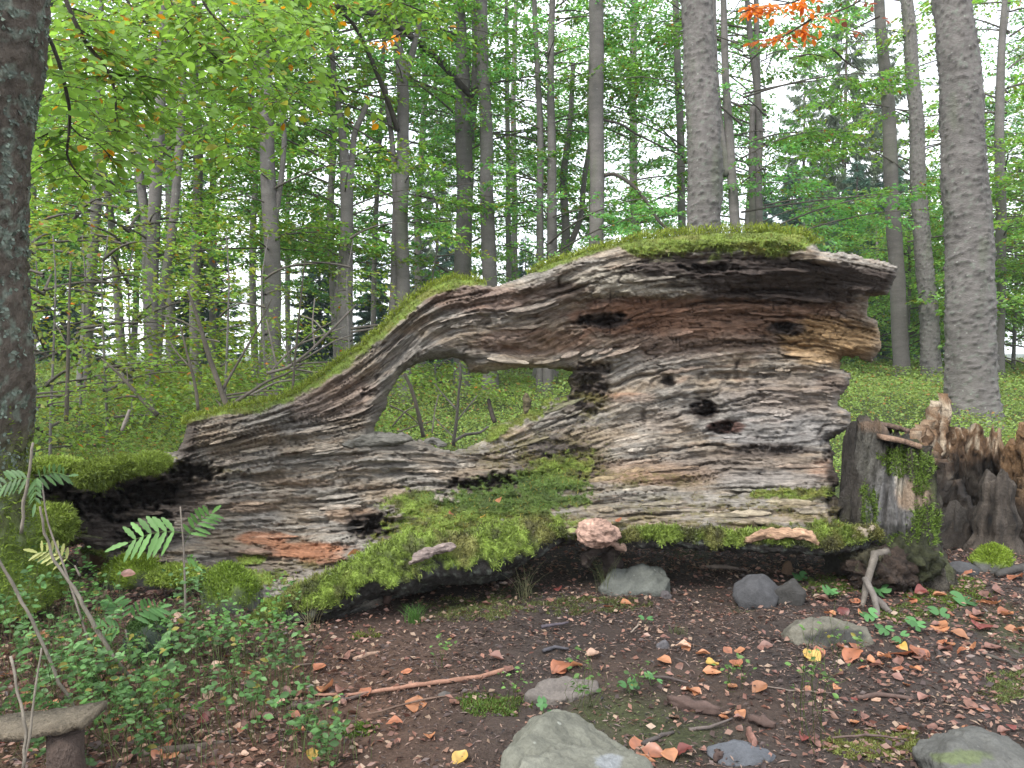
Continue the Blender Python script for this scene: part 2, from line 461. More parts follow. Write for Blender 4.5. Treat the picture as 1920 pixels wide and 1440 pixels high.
rid1 = 1-np.abs(pn(u/90, w/7.0, 31.0))*2.2
rid2 = 1-np.abs(pn(u/45, w/3.6, 33.0))*2.2
rid3 = pn(u/14, w/2.4, 35.0) + .6*pn(px/6, py/4, 36.)
h = h + 0.012*rid1 + 0.007*rid2 + 0.005*rid3
crack = sstep(0.07, 0.0, np.abs(pn(u/110, w/13, 41.0)))*sstep(-.1, .25, pn(px/90, v/40, 43.0))
vor = np.abs(pn(px/20+.6*pn(px/13, py/9, 1.), py/15, 44.0)); vor2 = np.abs(pn(px/13, py/26, 46.0))
rotz_ = np.clip(sstep(1.1, .7, np.hypot((px-1330)/340, (py-600)/62)) + sstep(1.1, .7, np.hypot((px-1150)/120, (py-600)/60)) + sstep(1.1, .7, np.hypot((px-1200)/160, (py-885)/34)), 0, 1)
crk2 = np.maximum(sstep(.05, 0, vor), sstep(.04, 0, vor2))*rotz_*sstep(-.2, .2, pn(px/60, py/30, 47.))
crack = np.maximum(crack, crk2*.8)
h = h - 0.030*crack
calm = sstep(.0, .4, fbm(px/130, v/34, 28.0, 4))*sstep(700, 1000, px)
h = h - calm*.75*(0.012*rid1 + 0.007*rid2 + (.012+.010*limb_)*a2*saw(s2) + 0.009*saw(s3))
# long drying splits running with the fibres
rs_ = np.random.default_rng(123)
for _ in range(46):
    v0 = rs_.uniform(30, 520); x0 = rs_.uniform(330, 1500); ln_ = rs_.uniform(70, 260); wd_ = rs_.uniform(1.2, 3.2)
    near_ = (px > x0) & (px < x0+ln_) & (np.abs(v-v0) < 30)
    if not near_.any(): continue
    q_ = px[near_]; tpr = np.sin(np.pi*(q_-x0)/ln_)**.5
    dv = v[near_]-v0-5*pn(q_/45, v0)-2*pn(q_/11, v0+3.)
    m_ = np.exp(-(dv/(wd_*tpr+.3))**2)*tpr
    h[near_] -= .05*m_; crack[near_] = np.maximum(crack[near_], m_*.9)
# broken-out cavities and knots (cx, cy, rx, ry, depth, tilt)
CAV = [(1130,600,46,13,.13,-.1),(1472,615,34,11,.12,.3),(1320,768,24,19,.14,.2),(1358,800,34,11,.12,-.15),(1252,715,14,11,.08,.3),(1335,838,22,6,.08,.1),
 (1330,505,60,10,.10,0),(1460,545,120,20,.05,.05),(1100,735,36,48,.10,.1),(1120,690,30,16,.1,0),(1430,845,95,9,.06,.03),(1380,705,80,9,.06,0),
 (930,905,110,18,.12,-.12),(1060,880,60,40,.07,-.3),(700,985,46,24,.14,-.2),(640,905,60,10,.05,-.1),(360,885,60,20,.16,.05),(280,925,60,28,.2,-.1),(180,950,70,26,.2,.2),(250,1010,50,20,.12,0),
 (100,915,80,14,.14,.1),(300,980,24,40,.12,0),(905,600,26,14,.06,.4),(690,735,16,10,.09,-.6),
 (1565,840,24,30,.12,0),(1570,940,26,34,.1,.1),(1070,870,40,60,.05,0),(500,895,60,9,.05,0),(830,1110,110,14,.10,-.12),(480,700,0.1,0.1,0,0)]
cav = np.zeros(nv)
ragn = 0.6*pn(px/24, py/12, 50.0) + 0.4*pn(px/10, py/6, 51.0)
for cx, cy, rx, ry, dp, ro in CAV:
    c, s = math.cos(ro), math.sin(ro)
    q = np.sqrt(((c*(px-cx)+s*(py-cy))/rx)**2 + ((-s*(px-cx)+c*(py-cy))/ry)**2) + ragn
    cav = np.maximum(cav, dp*(.8+.4*pn(px/9, py/6, 52.))*sstep(1.1, 0.45, q))
h = h - cav
# plates left standing proud: pale slab, knot rims, callus folds
h = h + 0.05*sstep(.35, .6, blob(px, py+8*pn(px/40, py/20, 60.), 1235, 525, 165, 32, -.02, .6))
for cx, cy, r0 in [(1320,768,36),(1252,715,22)]:
    q = np.hypot((px-cx)/1.3, py-cy); h = h + 0.035*np.exp(-((q-r0)/9.0)**2)
# smooth callus under the arch and along its rim
cal = blob(px, py, 720, 828, 75, 20, .03, .3) + blob(px, py, 712, 770, 22, 60, .35, .6)*.6 + blob(px, py, 850, 668, 60, 13, .1, .5)*.8 + blob(px, py, 800, 680, 60, 14, -.35, .5)*.8
cal = np.clip(cal, 0, 1)
h = h*(1-.85*cal) + 0.05*np.sqrt(cal)

# moss cover over the log (photo zones)
def mosszone(px, py):
    top = np.interp(px, _xs, gtab[0])
    n = fbm(px/40, py/22, 70.0, 4)
    n2 = fbm(px/12, py/8, 72.0, 3)
    m = np.zeros(px.shape)
    th = np.interp(px, [330,400,415,470,560,700,760,800,850,930,940,985,1100,1160,1190,1250,1400,1480,1530,1560,1700], [12,6,8,14,18,18,16,7,10,12,4,10,8,5,26,34,36,34,10,5,4])
    m = np.maximum(m, sstep(1.25, .8, (py-top)/(th*(1+.5*n+.25*n2)))*(px > 330))
    m = np.maximum(m, sstep(.95, .7, ((py-top)/(24+26*n)))*(px < 205))
    for z in [(265,868,62,24,-.05),(195,892,46,26,-.25),(900,960,150,46,-.22),(800,1010,110,60,-.5),(860,1025,140,36,-.15),(990,985,90,32,.05),(660,1090,80,30,-.5),(540,1150,90,34,-.35),(700,1075,120,36,-.45),(620,1115,100,34,-.42),(740,1075,60,24,-.3),
              (950,950,120,28,-.1),(1030,900,80,40,-.4),(780,945,60,26,-.1),(1225,1000,50,18,.1),(1450,998,60,14,0),(1580,998,70,22,.05),(1490,925,80,10,0),(1040,940,70,14,0),
              (990,760,70,26,-.5),(930,810,30,12,-.6),(230,1080,60,30,0),(420,1110,50,34,0),(430,1085,110,20,0),(170,1045,36,22,0),(470,1050,30,9,0),(80,1010,60,60,0)]:
        c, s = math.cos(z[4]), math.sin(z[4])
        q = np.sqrt(((c*(px-z[0])+s*(py-z[1]))/z[2])**2 + ((-s*(px-z[0])+c*(py-z[1]))/z[3])**2)
        m = np.maximum(m, sstep(1.15, .85, q + .45*n + .5*n2))
    return m
def thinmoss(px, py):
    n = fbm(px/50, py/16, 75.0, 4) + .5*fbm(px/9, py/5, 77.0, 2)
    m = np.zeros(px.shape)
    for z in [(1350,950,280,34),(1200,900,160,26),(1080,880,90,90),(1100,760,60,60),(960,840,120,60),(1500,960,130,28),(1050,700,40,30),(1130,980,200,24),(600,1060,90,14),(430,880,40,8),(1260,985,260,20)]:
        q = np.hypot((px-z[0])/z[2], (py-z[1])/z[3]); m = np.maximum(m, sstep(1.2, .5, q + .5*n))
    return m*sstep(-.3, .5, n)
ms = mosszone(px, py); tm = thinmoss(px, py)*(1-ms)
# the shaded lower flank of the root stays bare
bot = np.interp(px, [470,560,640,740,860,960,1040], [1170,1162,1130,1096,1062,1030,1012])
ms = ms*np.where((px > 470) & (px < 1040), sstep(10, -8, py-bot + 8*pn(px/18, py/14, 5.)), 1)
mh = ms*(0.024 + 0.034*fbm(px/24, py/15, 80.0, 4) + 0.012*pn(px/6, py/4.5, 81.))
h = h*(1-.7*ms) + mh

# colours (grey silvered wood, tan, rot, char-dark punk, lichen; painted shade in cavities and under root)
st = fbm(u/120, w/5.5, 90.0, 4); st2 = fbm(u/40, w/2.4, 92.0, 3); bl = fbm(px/120, py/50, 94.0, 4); bl2 = fbm(px/30, py/14, 96.0, 3)
grey = np.array([.235, .215, .186]); tan = np.array([.25, .20, .145]); dark = np.array([.052, .040, .034]); rust = np.array([.25, .115, .062]); umb = np.array([.145, .100, .075]); pale = np.array([.31, .28, .225]); steel = np.array([.205, .20, .20])
c = np.tile(grey, (nv, 1))
def mixc(c, col, m): m = np.clip(m, 0, 1)[:, None]; return c*(1-m)+np.asarray(col)*m
c = mixc(c, tan, sstep(-.3, .6, bl + .4*st))
c = mixc(c, umb, sstep(.1, .6, st*.8+.5*bl2)*.6)
nz = .45*bl + .35*bl2 + .3*st
Z = [(1330,600,330,70,umb,.9),(1330,590,260,42,rust*.62+tan*.2,.6),(1560,640,110,50,(.30,.19,.085),.75),(1000,640,130,30,rust*.6,.5),(1180,590,120,40,rust*.65,.4),(560,1032,90,18,rust*1.15,.95),(490,1010,60,14,rust*1.2,.9),(600,1048,50,12,rust,.8),(470,1035,60,14,umb,.6),(1180,885,150,24,(.24,.15,.09),.55),(1260,895,110,20,(.25,.155,.095),.5),(630,880,0,0,rust,0),
     (1175,745,60,12,(.28,.15,.09),.6),(1250,790,60,20,(.27,.17,.11),.45),(660,965,50,16,(.30,.18,.10),.5),(470,950,60,12,(.27,.17,.10),.5),(560,905,70,10,(.25,.17,.11),.5),(1550,880,40,22,(.29,.18,.125),.7),(1560,720,30,20,umb,.7),
     (1450,780,170,70,steel*.92,.55),(1480,740,130,40,(.20,.155,.12),.5),(1400,870,160,30,(.19,.15,.12),.6),(1250,770,140,40,grey,.6),(1450,905,120,24,(.24,.22,.20),.7),(1240,525,170,34,pale,.95),(1130,545,60,16,pale,.7),
     (1480,530,230,42,dark,.96),(1350,500,200,24,dark,.95),(1130,600,50,16,dark,.95),(1472,615,38,13,dark,.95),(1320,768,27,21,dark,.9),(1360,800,36,12,(.09,.05,.04),.95),(1252,715,15,11,dark,.8),
     (1090,725,60,50,dark,.85),(1050,870,90,60,dark*1.1,.8),(950,905,130,22,dark,.9),(700,985,52,26,dark,.9),(300,930,130,50,dark,.9),(150,970,120,60,dark,.85),(350,820,24,50,dark*1.2,.8),(250,1010,100,30,dark,.8),(1575,900,26,90,dark,.8),(1430,845,100,14,dark,.75),
     (830,1090,190,34,(.035,.036,.034),.95),(620,1160,150,26,(.04,.04,.036),.9),(1350,1030,330,16,dark*.8,.95),(1150,1020,200,10,dark*.8,.95),(980,1050,50,30,dark*.8,.9),(400,1070,200,16,dark*1.3,.7),(1050,545,70,16,umb,.7),(900,560,120,26,(.15,.085,.062),.6),(620,740,90,50,(.26,.18,.14),.5)]  # root underside: black wood and the overhang's shade painted as one dark tone
for cx, cy, rx, ry, col, k in Z:
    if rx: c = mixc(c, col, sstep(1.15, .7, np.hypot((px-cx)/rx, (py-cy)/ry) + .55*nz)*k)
c = mixc(c, (.16, .15, .13), cal*.85)
c = c*np.clip(1 + .26*st + .22*st2 + .22*fbm(px/26, py/18, 95., 3) + .2*fbm(px/7, py/5, 93., 2), .25, 2)[:, None]
c = mixc(c, (.03, .02, .016), crack*.55)
c = mixc(c, dark*.5, sstep(.03, .1, cav)*.8)  # cavities darkened by depth: rot and their shade in one colour
c = mixc(c, (.115, .10, .03), tm*.75)
mcol = np.array([.140, .19, .036])*(1+.45*fbm(px/22, py/14, 98., 4))[:, None]
_y = sstep(.0, .5, fbm(px/60, py/30, 99., 3))[:, None]*.7; mcol = mcol*(1-_y) + np.array([.165, .165, .045])*_y
_d = (sstep(-.05, .35, fbm(px/28+3, py/16, 103., 4))*np.where(py > 850, 1, .4))[:, None]*.7; mcol = mcol*(1-_d) + np.array([.060, .052, .024])*_d
_gz = sstep(1.2, .6, np.hypot((px-960)/190, (py-925)/42))[:, None]*.7; mcol = mcol*(1-_gz) + np.array([.045, .085, .022])*_gz
mcol = np.clip(mcol, .01, 1)
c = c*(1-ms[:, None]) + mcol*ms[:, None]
lich = sstep(.25, .5, fbm(px/9, py/7, 101., 3))*blob(px, py, 850, 1085, 190, 40, -.3, .5)*.8
c = mixc(c, (.17, .20, .16), lich)
c = np.clip(c, .008, 1)

D = logD(px, py)
TR = 0.15*sstep(0, 1, 1.0)
R = np.interp(px, [0, 340, 700, 1000, 1700], [26, 22, 26, 26, 20])
tt = np.clip(d_e/R, 0, 1)
rnd = 1-np.sqrt(np.clip(1-(1-tt)**2, 0, 1))
Df = D + 0.13*rnd - h*np.clip(tt*1.4, 0.05, 1)
Db = D + 0.13 + 0.22*(1-rnd)*(1+.3*pn(px/70, py/50, 110.))
tb = np.clip(d_e/(R*1.0), 0, 1)
Vf = P(px, py, Df); Vb = P(px, py, Db)
isb = np.ones(nv, bool)                       # rim vertices are shared by both faces
cnt = np.zeros(nv, int); np.add.at(cnt, Qf.ravel(), 1); rim = cnt < 4
Vf[rim] = P(px[rim], py[rim], (D+.13)[rim])
bmap = np.arange(nv)+nv; bmap[rim] = np.nonzero(rim)[0]
cb = np.tile(np.array([.11, .10, .085]), (nv, 1))*(1+.3*bl2)[:, None]
cb = cb*(1-ms[:, None]*.8)+mcol*ms[:, None]*.8
V = np.concatenate([Vf, Vb]); C = np.concatenate([c, cb])
Qb = bmap[Qf][:, ::-1]
base = np.array([float(P(1100, 1000, 4.4)[0]), 4.4, 0.0])
gr = np.stack([u/130, w/17, .3*px/400], -1)
LOG = thing('fallen_log', base, 'huge hollow rotten fallen beech log with a hole through it and mossy back', 'log')
shell_me = mesh('wood_shell', V-base, [Qf, Qb], C, True)
set_grain(shell_me, np.concatenate([gr, gr+7]))
shell = ob('wood_shell', shell_me, M_wood, LOG)

# surface frame for things growing on the log
nrmv = np.zeros((len(V), 3))
e1 = Vf[Qf[:, 1]]-Vf[Qf[:, 0]]; e2 = Vf[Qf[:, 3]]-Vf[Qf[:, 0]]
fn = np.cross(e1, e2)
for k in range(4): np.add.at(nrmv, Qf[:, k], fn)
LN = nrm(nrmv[:nv]); LN = np.where((LN[:, 1] > 0)[:, None], -LN, LN)

def moss_blades(Pb, Nn, col, L=0.016, W=0.0035, droop=0.3, seed=1):
    r = np.random.default_rng(seed); n = len(Pb)
    T = nrm(Nn*0.8 + r.normal(0, .55, (n, 3)) + np.array([0, 0, .35]))
    T2 = nrm(T + np.array([0, 0, -1])*droop + r.normal(0, .3, (n, 3)))
    L = L*r.uniform(.5, 1.5, n)[:, None]
    B = nrm(np.cross(T, r.normal(0, 1, (n, 3))))*W*r.uniform(.7, 1.4, n)[:, None]
    p0 = Pb - T*.004
    V = np.stack([p0-B, p0+B, p0+T*L*.6+B*.8, p0+T*L*.6-B*.8, p0+T*L*.6+T2*L*.5], 1).reshape(-1, 3)
    i = np.arange(n)[:, None]*5
    return V, [i+[[0, 1, 2, 3]], i+[[3, 2, 4]]], np.repeat(col, 5, 0)

r = np.random.default_rng(11)
sel = np.nonzero((r.random(nv) < ms*.62))[0]
sel = np.concatenate([sel, np.nonzero(r.random(nv) < ms*.35)[0]])
mc = mcol[sel]*r.uniform(.65, 1.65, (len(sel), 1))
yl = r.random(len(sel)) < .12
mc[yl] = np.array([.20, .17, .035])*r.uniform(.7, 1.2, (yl.sum(), 1))
lowf = sstep(900, 950, py[sel])
mb = Bag()
jit = Vf[sel] + r.normal(0, .003, (len(sel), 3))
Vm, fm, cm = moss_blades(jit, LN[sel], mc, 0.018, 0.0021)
mb.add(Vm-base, fm, cm)
# hanging moss tufts along the upper edge of the log
te = np.nonzero(rim & (px > 345) & (py < np.interp(px, _xs, gtab[0])+14) & (ms > .2))[0]
te = np.repeat(te, 14)
jt = V[te] + r.normal(0, 1, (len(te), 3))*np.array([.012, .05, .01])
thk = np.interp(px[te], [345,415,560,740,850,985,1160,1200,1450,1530], [.01,.015,.02,.02,.01,.012,.01,.035,.035,.015])
jt[:, 2] += r.random(len(te))*thk
nn = np.tile([0, -.35, .8], (len(te), 1))
mc2 = np.array([.16, .20, .030])*r.uniform(.6, 1.6, (len(te), 1))
Vm, fm, cm = moss_blades(jt, nn, mc2, 0.024, 0.0024, .5, 5)
mb.add(Vm-base, fm, cm)
ob('moss', mb.mesh('moss'), M_moss, LOG, kind='stuff')
# brown dried moss fringe on the ledge
sel = np.nonzero(r.random(nv) < tm*.22)[0]
mc = np.array([.14, .10, .03])*r.uniform(.5, 1.7, (len(sel), 1)); k = r.random(len(sel)) < .4; mc[k] *= np.array([.7, 1.2, .8])
Vm, fm, cm = moss_blades(Vf[sel], LN[sel], mc, 0.016, 0.0016, .4, 6)
ob('dry_moss', mesh('dry_moss', Vm-base, fm, cm), M_moss, LOG, kind='stuff')

LUMPQ = []
def lump(cx, cy, D0, rx, ry, rz, col, seed, amp=.25, n=26, freq=1.6, zf=1.0):
    """closed knobbly body centred on a photo pixel; returns world verts"""
    th = np.linspace(0, np.pi, n); ph = np.linspace(0, 2*np.pi, 2*n, endpoint=False)
    T, Ph = np.meshgrid(th, ph, indexing='ij')
    d = np.stack([np.sin(T)*np.cos(Ph), np.sin(T)*np.sin(Ph), np.cos(T)], -1).reshape(-1, 3)
    q = 1 + amp*fbm(d[:, 0]*freq+seed, d[:, 1]*freq, d[:, 2]*freq+seed*1.7, 4)
    Vv = P(cx, cy, D0) + d*q[:, None]*np.array([rx, ry, rz])
    i = np.arange(n-1)[:, None]*2*n; j = np.arange(2*n)[None]; k = (j+1) % (2*n)
    Fq = np.stack([i+j, i+k, i+2*n+k, i+2*n+j], -1).reshape(-1, 4)
    cc = np.asarray(col)*(1 + .35*fbm(d[:, 0]*4+seed, d[:, 1]*4, d[:, 2]*4, 3))[:, None]
    return Vv, Fq, cc, d

Vv, Fq, cc, d = lump(1120, 1000, 3.97, .105, .10, .068, (.34, .22, .17), 3, .22, 34, 2.4)
fold = np.abs(np.sin(9*d[:, 0]+4*fbm(d[:, 0]*2, d[:, 1]*2, d[:, 2]*2, 2)))
cc = cc*(0.65+.5*fold)[:, None]; Vv = Vv + d*(fold*.007)[:, None]
ob('burl', mesh('burl', Vv-base, Fq, cc, True), M_wood, LOG, label='round knobbly pinkish burl on the lower lip')
# the long root / lower lip in front, round in section, black below and mossy above
def root_roll(pix, Ds, wpx, seed, mossy, name='lower_root', label=None):
    pix = np.array(pix, float); n = 150
    tp = np.linspace(0, len(pix)-1, n); i_ = np.arange(len(pix))
    k = np.ones(21)/21; sm = lambda a: np.convolve(np.pad(a, 10, mode='edge'), k, 'valid')
    xx, yy, dd_, ww = [sm(np.interp(tp, i_, q)) for q in (pix[:, 0], pix[:, 1], Ds, wpx)]
    pts = P(xx, yy, dd_)
    e = np.clip(np.sin(np.linspace(.05, np.pi-.05, n))*3, 0, 1)**.5
    V_, f_ = tube(pts, ww/F*dd_*e, 56, .22, seed)
    ax = np.r_[np.repeat(pts, 56, 0), pts[:1], pts[-1:]]
    d_ = nrm(V_-ax+1e-9)
    X, Y, Z = V_.T
    n1 = fbm(X*7, Y*7, Z*7+seed, 4); n2 = fbm(X*28, Y*28, Z*28+seed, 3)
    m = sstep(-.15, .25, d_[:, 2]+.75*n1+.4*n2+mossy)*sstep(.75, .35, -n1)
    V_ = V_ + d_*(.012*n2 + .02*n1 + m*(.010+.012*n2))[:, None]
    cc = np.array([.022, .020, .018])*(1+.6*n2)[:, None]  # near-black bark, with the underside shade put into its colour
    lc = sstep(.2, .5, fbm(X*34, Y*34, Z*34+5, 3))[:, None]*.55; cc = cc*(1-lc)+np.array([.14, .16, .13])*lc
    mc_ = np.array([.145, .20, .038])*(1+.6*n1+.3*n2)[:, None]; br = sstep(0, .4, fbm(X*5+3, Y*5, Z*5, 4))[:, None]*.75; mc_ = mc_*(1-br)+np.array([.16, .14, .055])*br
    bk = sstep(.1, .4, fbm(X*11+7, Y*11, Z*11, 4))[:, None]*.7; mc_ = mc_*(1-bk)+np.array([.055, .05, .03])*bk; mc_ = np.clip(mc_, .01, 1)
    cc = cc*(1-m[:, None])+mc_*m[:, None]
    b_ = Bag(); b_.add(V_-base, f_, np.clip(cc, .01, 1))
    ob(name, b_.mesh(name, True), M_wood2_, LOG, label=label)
    r_ = np.random.default_rng(int(seed)); q_ = np.nonzero(r_.random(len(V_)) < m)[0]; q_ = np.repeat(q_, 6)
    nn_ = d_[q_]; jit_ = r_.normal(0, .007, (len(q_), 3))
    Vm, fm, cm = moss_blades(V_[q_]+jit_, nn_, np.clip(mc_[q_]*r_.uniform(.5, 1.7, (len(q_), 1)), .01, 1), .019, .0021, .5, seed)
    ob('root_moss', mesh('root_moss', Vm-base, fm, cm), M_moss, LOG, kind='stuff')
M_wood2_ = rough_mat('root_bark', 20, (1, 1, 1), 0.4, .9, 0.01, fine=90)
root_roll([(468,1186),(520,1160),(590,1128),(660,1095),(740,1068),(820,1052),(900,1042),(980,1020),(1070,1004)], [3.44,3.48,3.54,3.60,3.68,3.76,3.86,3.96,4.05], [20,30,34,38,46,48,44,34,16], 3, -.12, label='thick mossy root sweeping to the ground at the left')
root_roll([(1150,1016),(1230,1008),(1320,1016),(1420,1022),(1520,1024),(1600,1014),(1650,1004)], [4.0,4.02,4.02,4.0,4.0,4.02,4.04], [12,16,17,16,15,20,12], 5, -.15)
# thick pillows of moss on the left end of the log
for k, (cx, cy, D_, rx, rz) in enumerate([(182,890,4.02,.09,.058),(228,874,4.08,.10,.045),(284,868,4.14,.07,.042),(100,872,4.02,.13,.022),(30,874,3.94,.13,.022),(92,985,3.9,.11,.10),(45,1010,3.75,.10,.08),(330,1078,3.8,.12,.03)]):
    Vv, Fq, cc, d = lump(cx, cy, D_, rx, .12, rz, (.12, .17, .03), 20+k, .35, 26, 1.8)
    n_ = len(Vv); q_ = np.repeat(np.arange(n_), 9); rr_ = np.random.default_rng(k+70)
    mb = Bag(); mb.add(Vv-base, Fq, cc)
    Vm, fm, cm = moss_blades(Vv[q_]+rr_.normal(0, .006, (len(q_), 3)), d[q_], np.array([.17, .23, .04])*rr_.uniform(.5, 1.6, (len(q_), 1)), .02, .0024, .5, k)
    mb.add(Vm-base, fm, cm)
    ob('moss_pillow', mb.mesh('moss_pillow'), M_moss, LOG)
# pale callus rolls (part of the log) drawn as bent tubes
def roll(pix, Ds, rad, col, name, label=None, sides=14, seed=0):
    pix = np.array(pix, float)
    t = np.linspace(0, len(pix)-1, len(pix)*9)
    xx = np.interp(t, np.arange(len(pix)), pix[:, 0]); yy = np.interp(t, np.arange(len(pix)), pix[:, 1])
    k = np.ones(5)/5; sm = lambda a: np.convolve(np.pad(a, 2, mode='edge'), k, 'valid')
    pts = P(sm(xx), sm(yy), np.interp(t, np.arange(len(pix)), Ds))
    e = np.sin(np.linspace(0.12, np.pi-.12, len(pts)))**.45
    V_, f_ = tube(pts, np.asarray(rad)*e, 20, .5, seed)
    V_ = V_ + .006*np.stack([pn(V_[:, 0]*45, V_[:, 1]*45, V_[:, 2]*60+q*9) for q in range(3)], -1) + .012*np.stack([pn(V_[:, 0]*16, V_[:, 1]*16, V_[:, 2]*22+q*9) for q in range(3)], -1)
    cc = np.asarray(col)*(1+.3*fbm(V_[:, 0]*30, V_[:, 1]*30, V_[:, 2]*30, 3))[:, None]
    return ob(name, mesh(name, V_-base, f_, cc, True), M_wood, LOG, label=label)
roll([(1392,1020),(1420,1003),(1470,998),(1510,1004),(1534,1020)], [3.96]*5, .028, (.33, .21, .135), 'callus_roll', 'orange tan callus fold on the right of the lower lip', seed=4)
roll([(1175,1030),(1150,1015),(1140,1000)], [3.99]*3, .03, (.33, .22, .17), 'callus_roll', seed=5)
roll([(765,1058),(790,1040),(820,1028),(856,1026)], [3.55,3.57,3.62,3.66], .020, (.22, .175, .155), 'bark_flap', 'pale pinkish weathered bark flap in the moss', seed=6)
roll([(640,835),(690,825),(740,824),(775,822)], [4.51]*4, .036, (.12, .115, .10), 'callus_roll', seed=8)
roll([(450,1043),(490,1035),(530,1036)], [4.22]*3, .02, (.36, .22, .15), 'callus_roll', seed=9)
roll([(795,826),(815,828),(838,836)], [4.5]*3, .022, (.13, .125, .11), 'callus_roll', seed=10)
roll([(1590,1010),(1615,1000),(1640,992)], [4.0,4.0,4.02], .026, (.24, .2, .15), 'callus_roll', seed=12)
roll([(1150,1010),(1105,1040),(1090,1062)], [4.12,4.14,4.15], .03, (.05, .038, .032), 'root_stub', seed=13)
roll([(1145,1025),(1150,1060),(1135,1085)], [4.15,4.17,4.18], .05, (.05, .038, .032), 'root_stub', 'dark rotten stub propping up the burl', seed=14)
roll([(985,775),(988,760),(984,738)], [4.55]*3, .022, (.10, .085, .05), 'broken_snag', seed=15)
# projecting splinters and slabs of wood lying along the grain
r = np.random.default_rng(21)
cand = np.nonzero((d_e > 14) & (ms < .1) & (cav < .02) & (cal < .1))[0]
for k in range(120):
    i0 = cand[r.integers(len(cand))]
    ln = r.uniform(26, 95); n = 11
    sx = np.linspace(-.5, .5, n)*ln + px[i0]
    if sx.min() < -50 or sx.max() > 1640: continue
    g = np.array([np.interp(sx, _xs, q) for q in gtab])      # follow the grain
    vv = v[i0]
    yy = np.array([np.interp(vv, gv, g[:, q]) for q in range(n)]) + 1.5*pn(sx/14, k*1.7)
    if poly_sdf(sx, yy, HOLE).max() > -8 or poly_sdf(sx, yy, OUT).min() < 10: continue
    ii = np.clip(((yy-ys[0])/STEP).astype(int), 0, len(ys)-1); jj = np.clip(((sx-xs[0])/STEP).astype(int), 0, len(xs)-1)
    q = idx[ii, jj]
    if (q < 0).any(): continue
    dd = Df[q]; dd = .5*dd + .5*dd.min()
    wdt = r.uniform(2.5, 7)*np.sin(np.linspace(.08, np.pi-.08, n))**.6*(1+.4*pn(sx/9, k*3.3))
    lift = r.uniform(.004, .02)
    top = P(sx, yy-wdt, dd-.002); mid = P(sx, yy+wdt*.5, dd-lift); bt = P(sx, yy+wdt*.8, dd-lift+.004); inn = P(sx, yy+wdt*.4, dd+.03)
    Vs = np.stack([top, mid, bt, inn], 1).reshape(-1, 3)
    a = np.arange(n-1)[:, None]*4
    Fs = np.concatenate([a+np.array([[s, (s+1) % 4, 4+(s+1) % 4, 4+s]]) for s in range(4)])
    cs = np.clip(c[q].mean(0)*r.uniform(1.0, 1.5), 0, .45)
    ob('wood_splinter', mesh('wood_splinter', Vs-base, Fs, np.repeat(cs[None]*(1+.2*r.normal(0, 1, (n, 1))), 4, 0)), M_wood, LOG)
# ---------------------------------------------------------------- trees
def rotz(v, a):
    c, s = np.cos(a), np.sin(a)
    return np.stack([v[..., 0]*c - v[..., 1]*s, v[..., 0]*s + v[..., 1]*c, v[..., 2]], -1)

def spray(r, n=46, L=.95):
    """one flat beech spray lying along +x: leaf base, axis, normal"""
    t = r.uniform(.12, 1, n)
    side = np.where(r.random(n) < .5, 1, -1)
    ln = (1-t)**.7*L*.55*r.uniform(0, 1, n) + .02
    ang = r.uniform(.5, 1.0, n)*side
    p = np.stack([t*L + ln*np.cos(ang), ln*np.sin(ang), -0.10*t*t*L - .08*ln + r.normal(0, .025, n)], -1)
    ax = np.stack([np.cos(ang), np.sin(ang), r.normal(-.25, .3, n)], -1)
    nn = nrm(np.stack([r.normal(0, .42, n), r.normal(0, .42, n), np.ones(n)], -1))
    return p, ax, nn
_r = np.random.default_rng(5)
SPR = [spray(_r) for _ in range(8)]

def place_sprays(pos, yaw, pitch, size, r, count=46):
    Pl, Al, Nl = [], [], []
    for i in range(len(pos)):
        p, a, n = SPR[r.integers(8)]
        if count < 46: p, a, n = p[:count], a[:count], n[:count]
        cph, sph = math.cos(pitch[i]), math.sin(pitch[i])
        def R_(v):
            x = v[:, 0]*cph - v[:, 2]*sph; z = v[:, 0]*sph + v[:, 2]*cph
            return rotz(np.stack([x, v[:, 1], z], -1), yaw[i])
        Pl.append(pos[i] + R_(p)*size[i]); Al.append(R_(a)); Nl.append(R_(n))
    return np.concatenate(Pl), np.concatenate(Al), np.concatenate(Nl)

def green(r, n, base=(.085, .15, .03), yel=.12, orange=.004):
    b = np.array(base)
    c = b*r.uniform(.6, 1.5, (n, 1))*np.stack([r.uniform(.85, 1.2, n), np.ones(n), r.uniform(.7, 1.3, n)], -1)
    k = r.random(n) < yel; c[k] = np.array([.20, .22, .03])*r.uniform(.7, 1.2, (k.sum(), 1))
    k = r.random(n) < orange; c[k] = np.array([.42, .16, .03])*r.uniform(.7, 1.2, (k.sum(), 1))
    return c

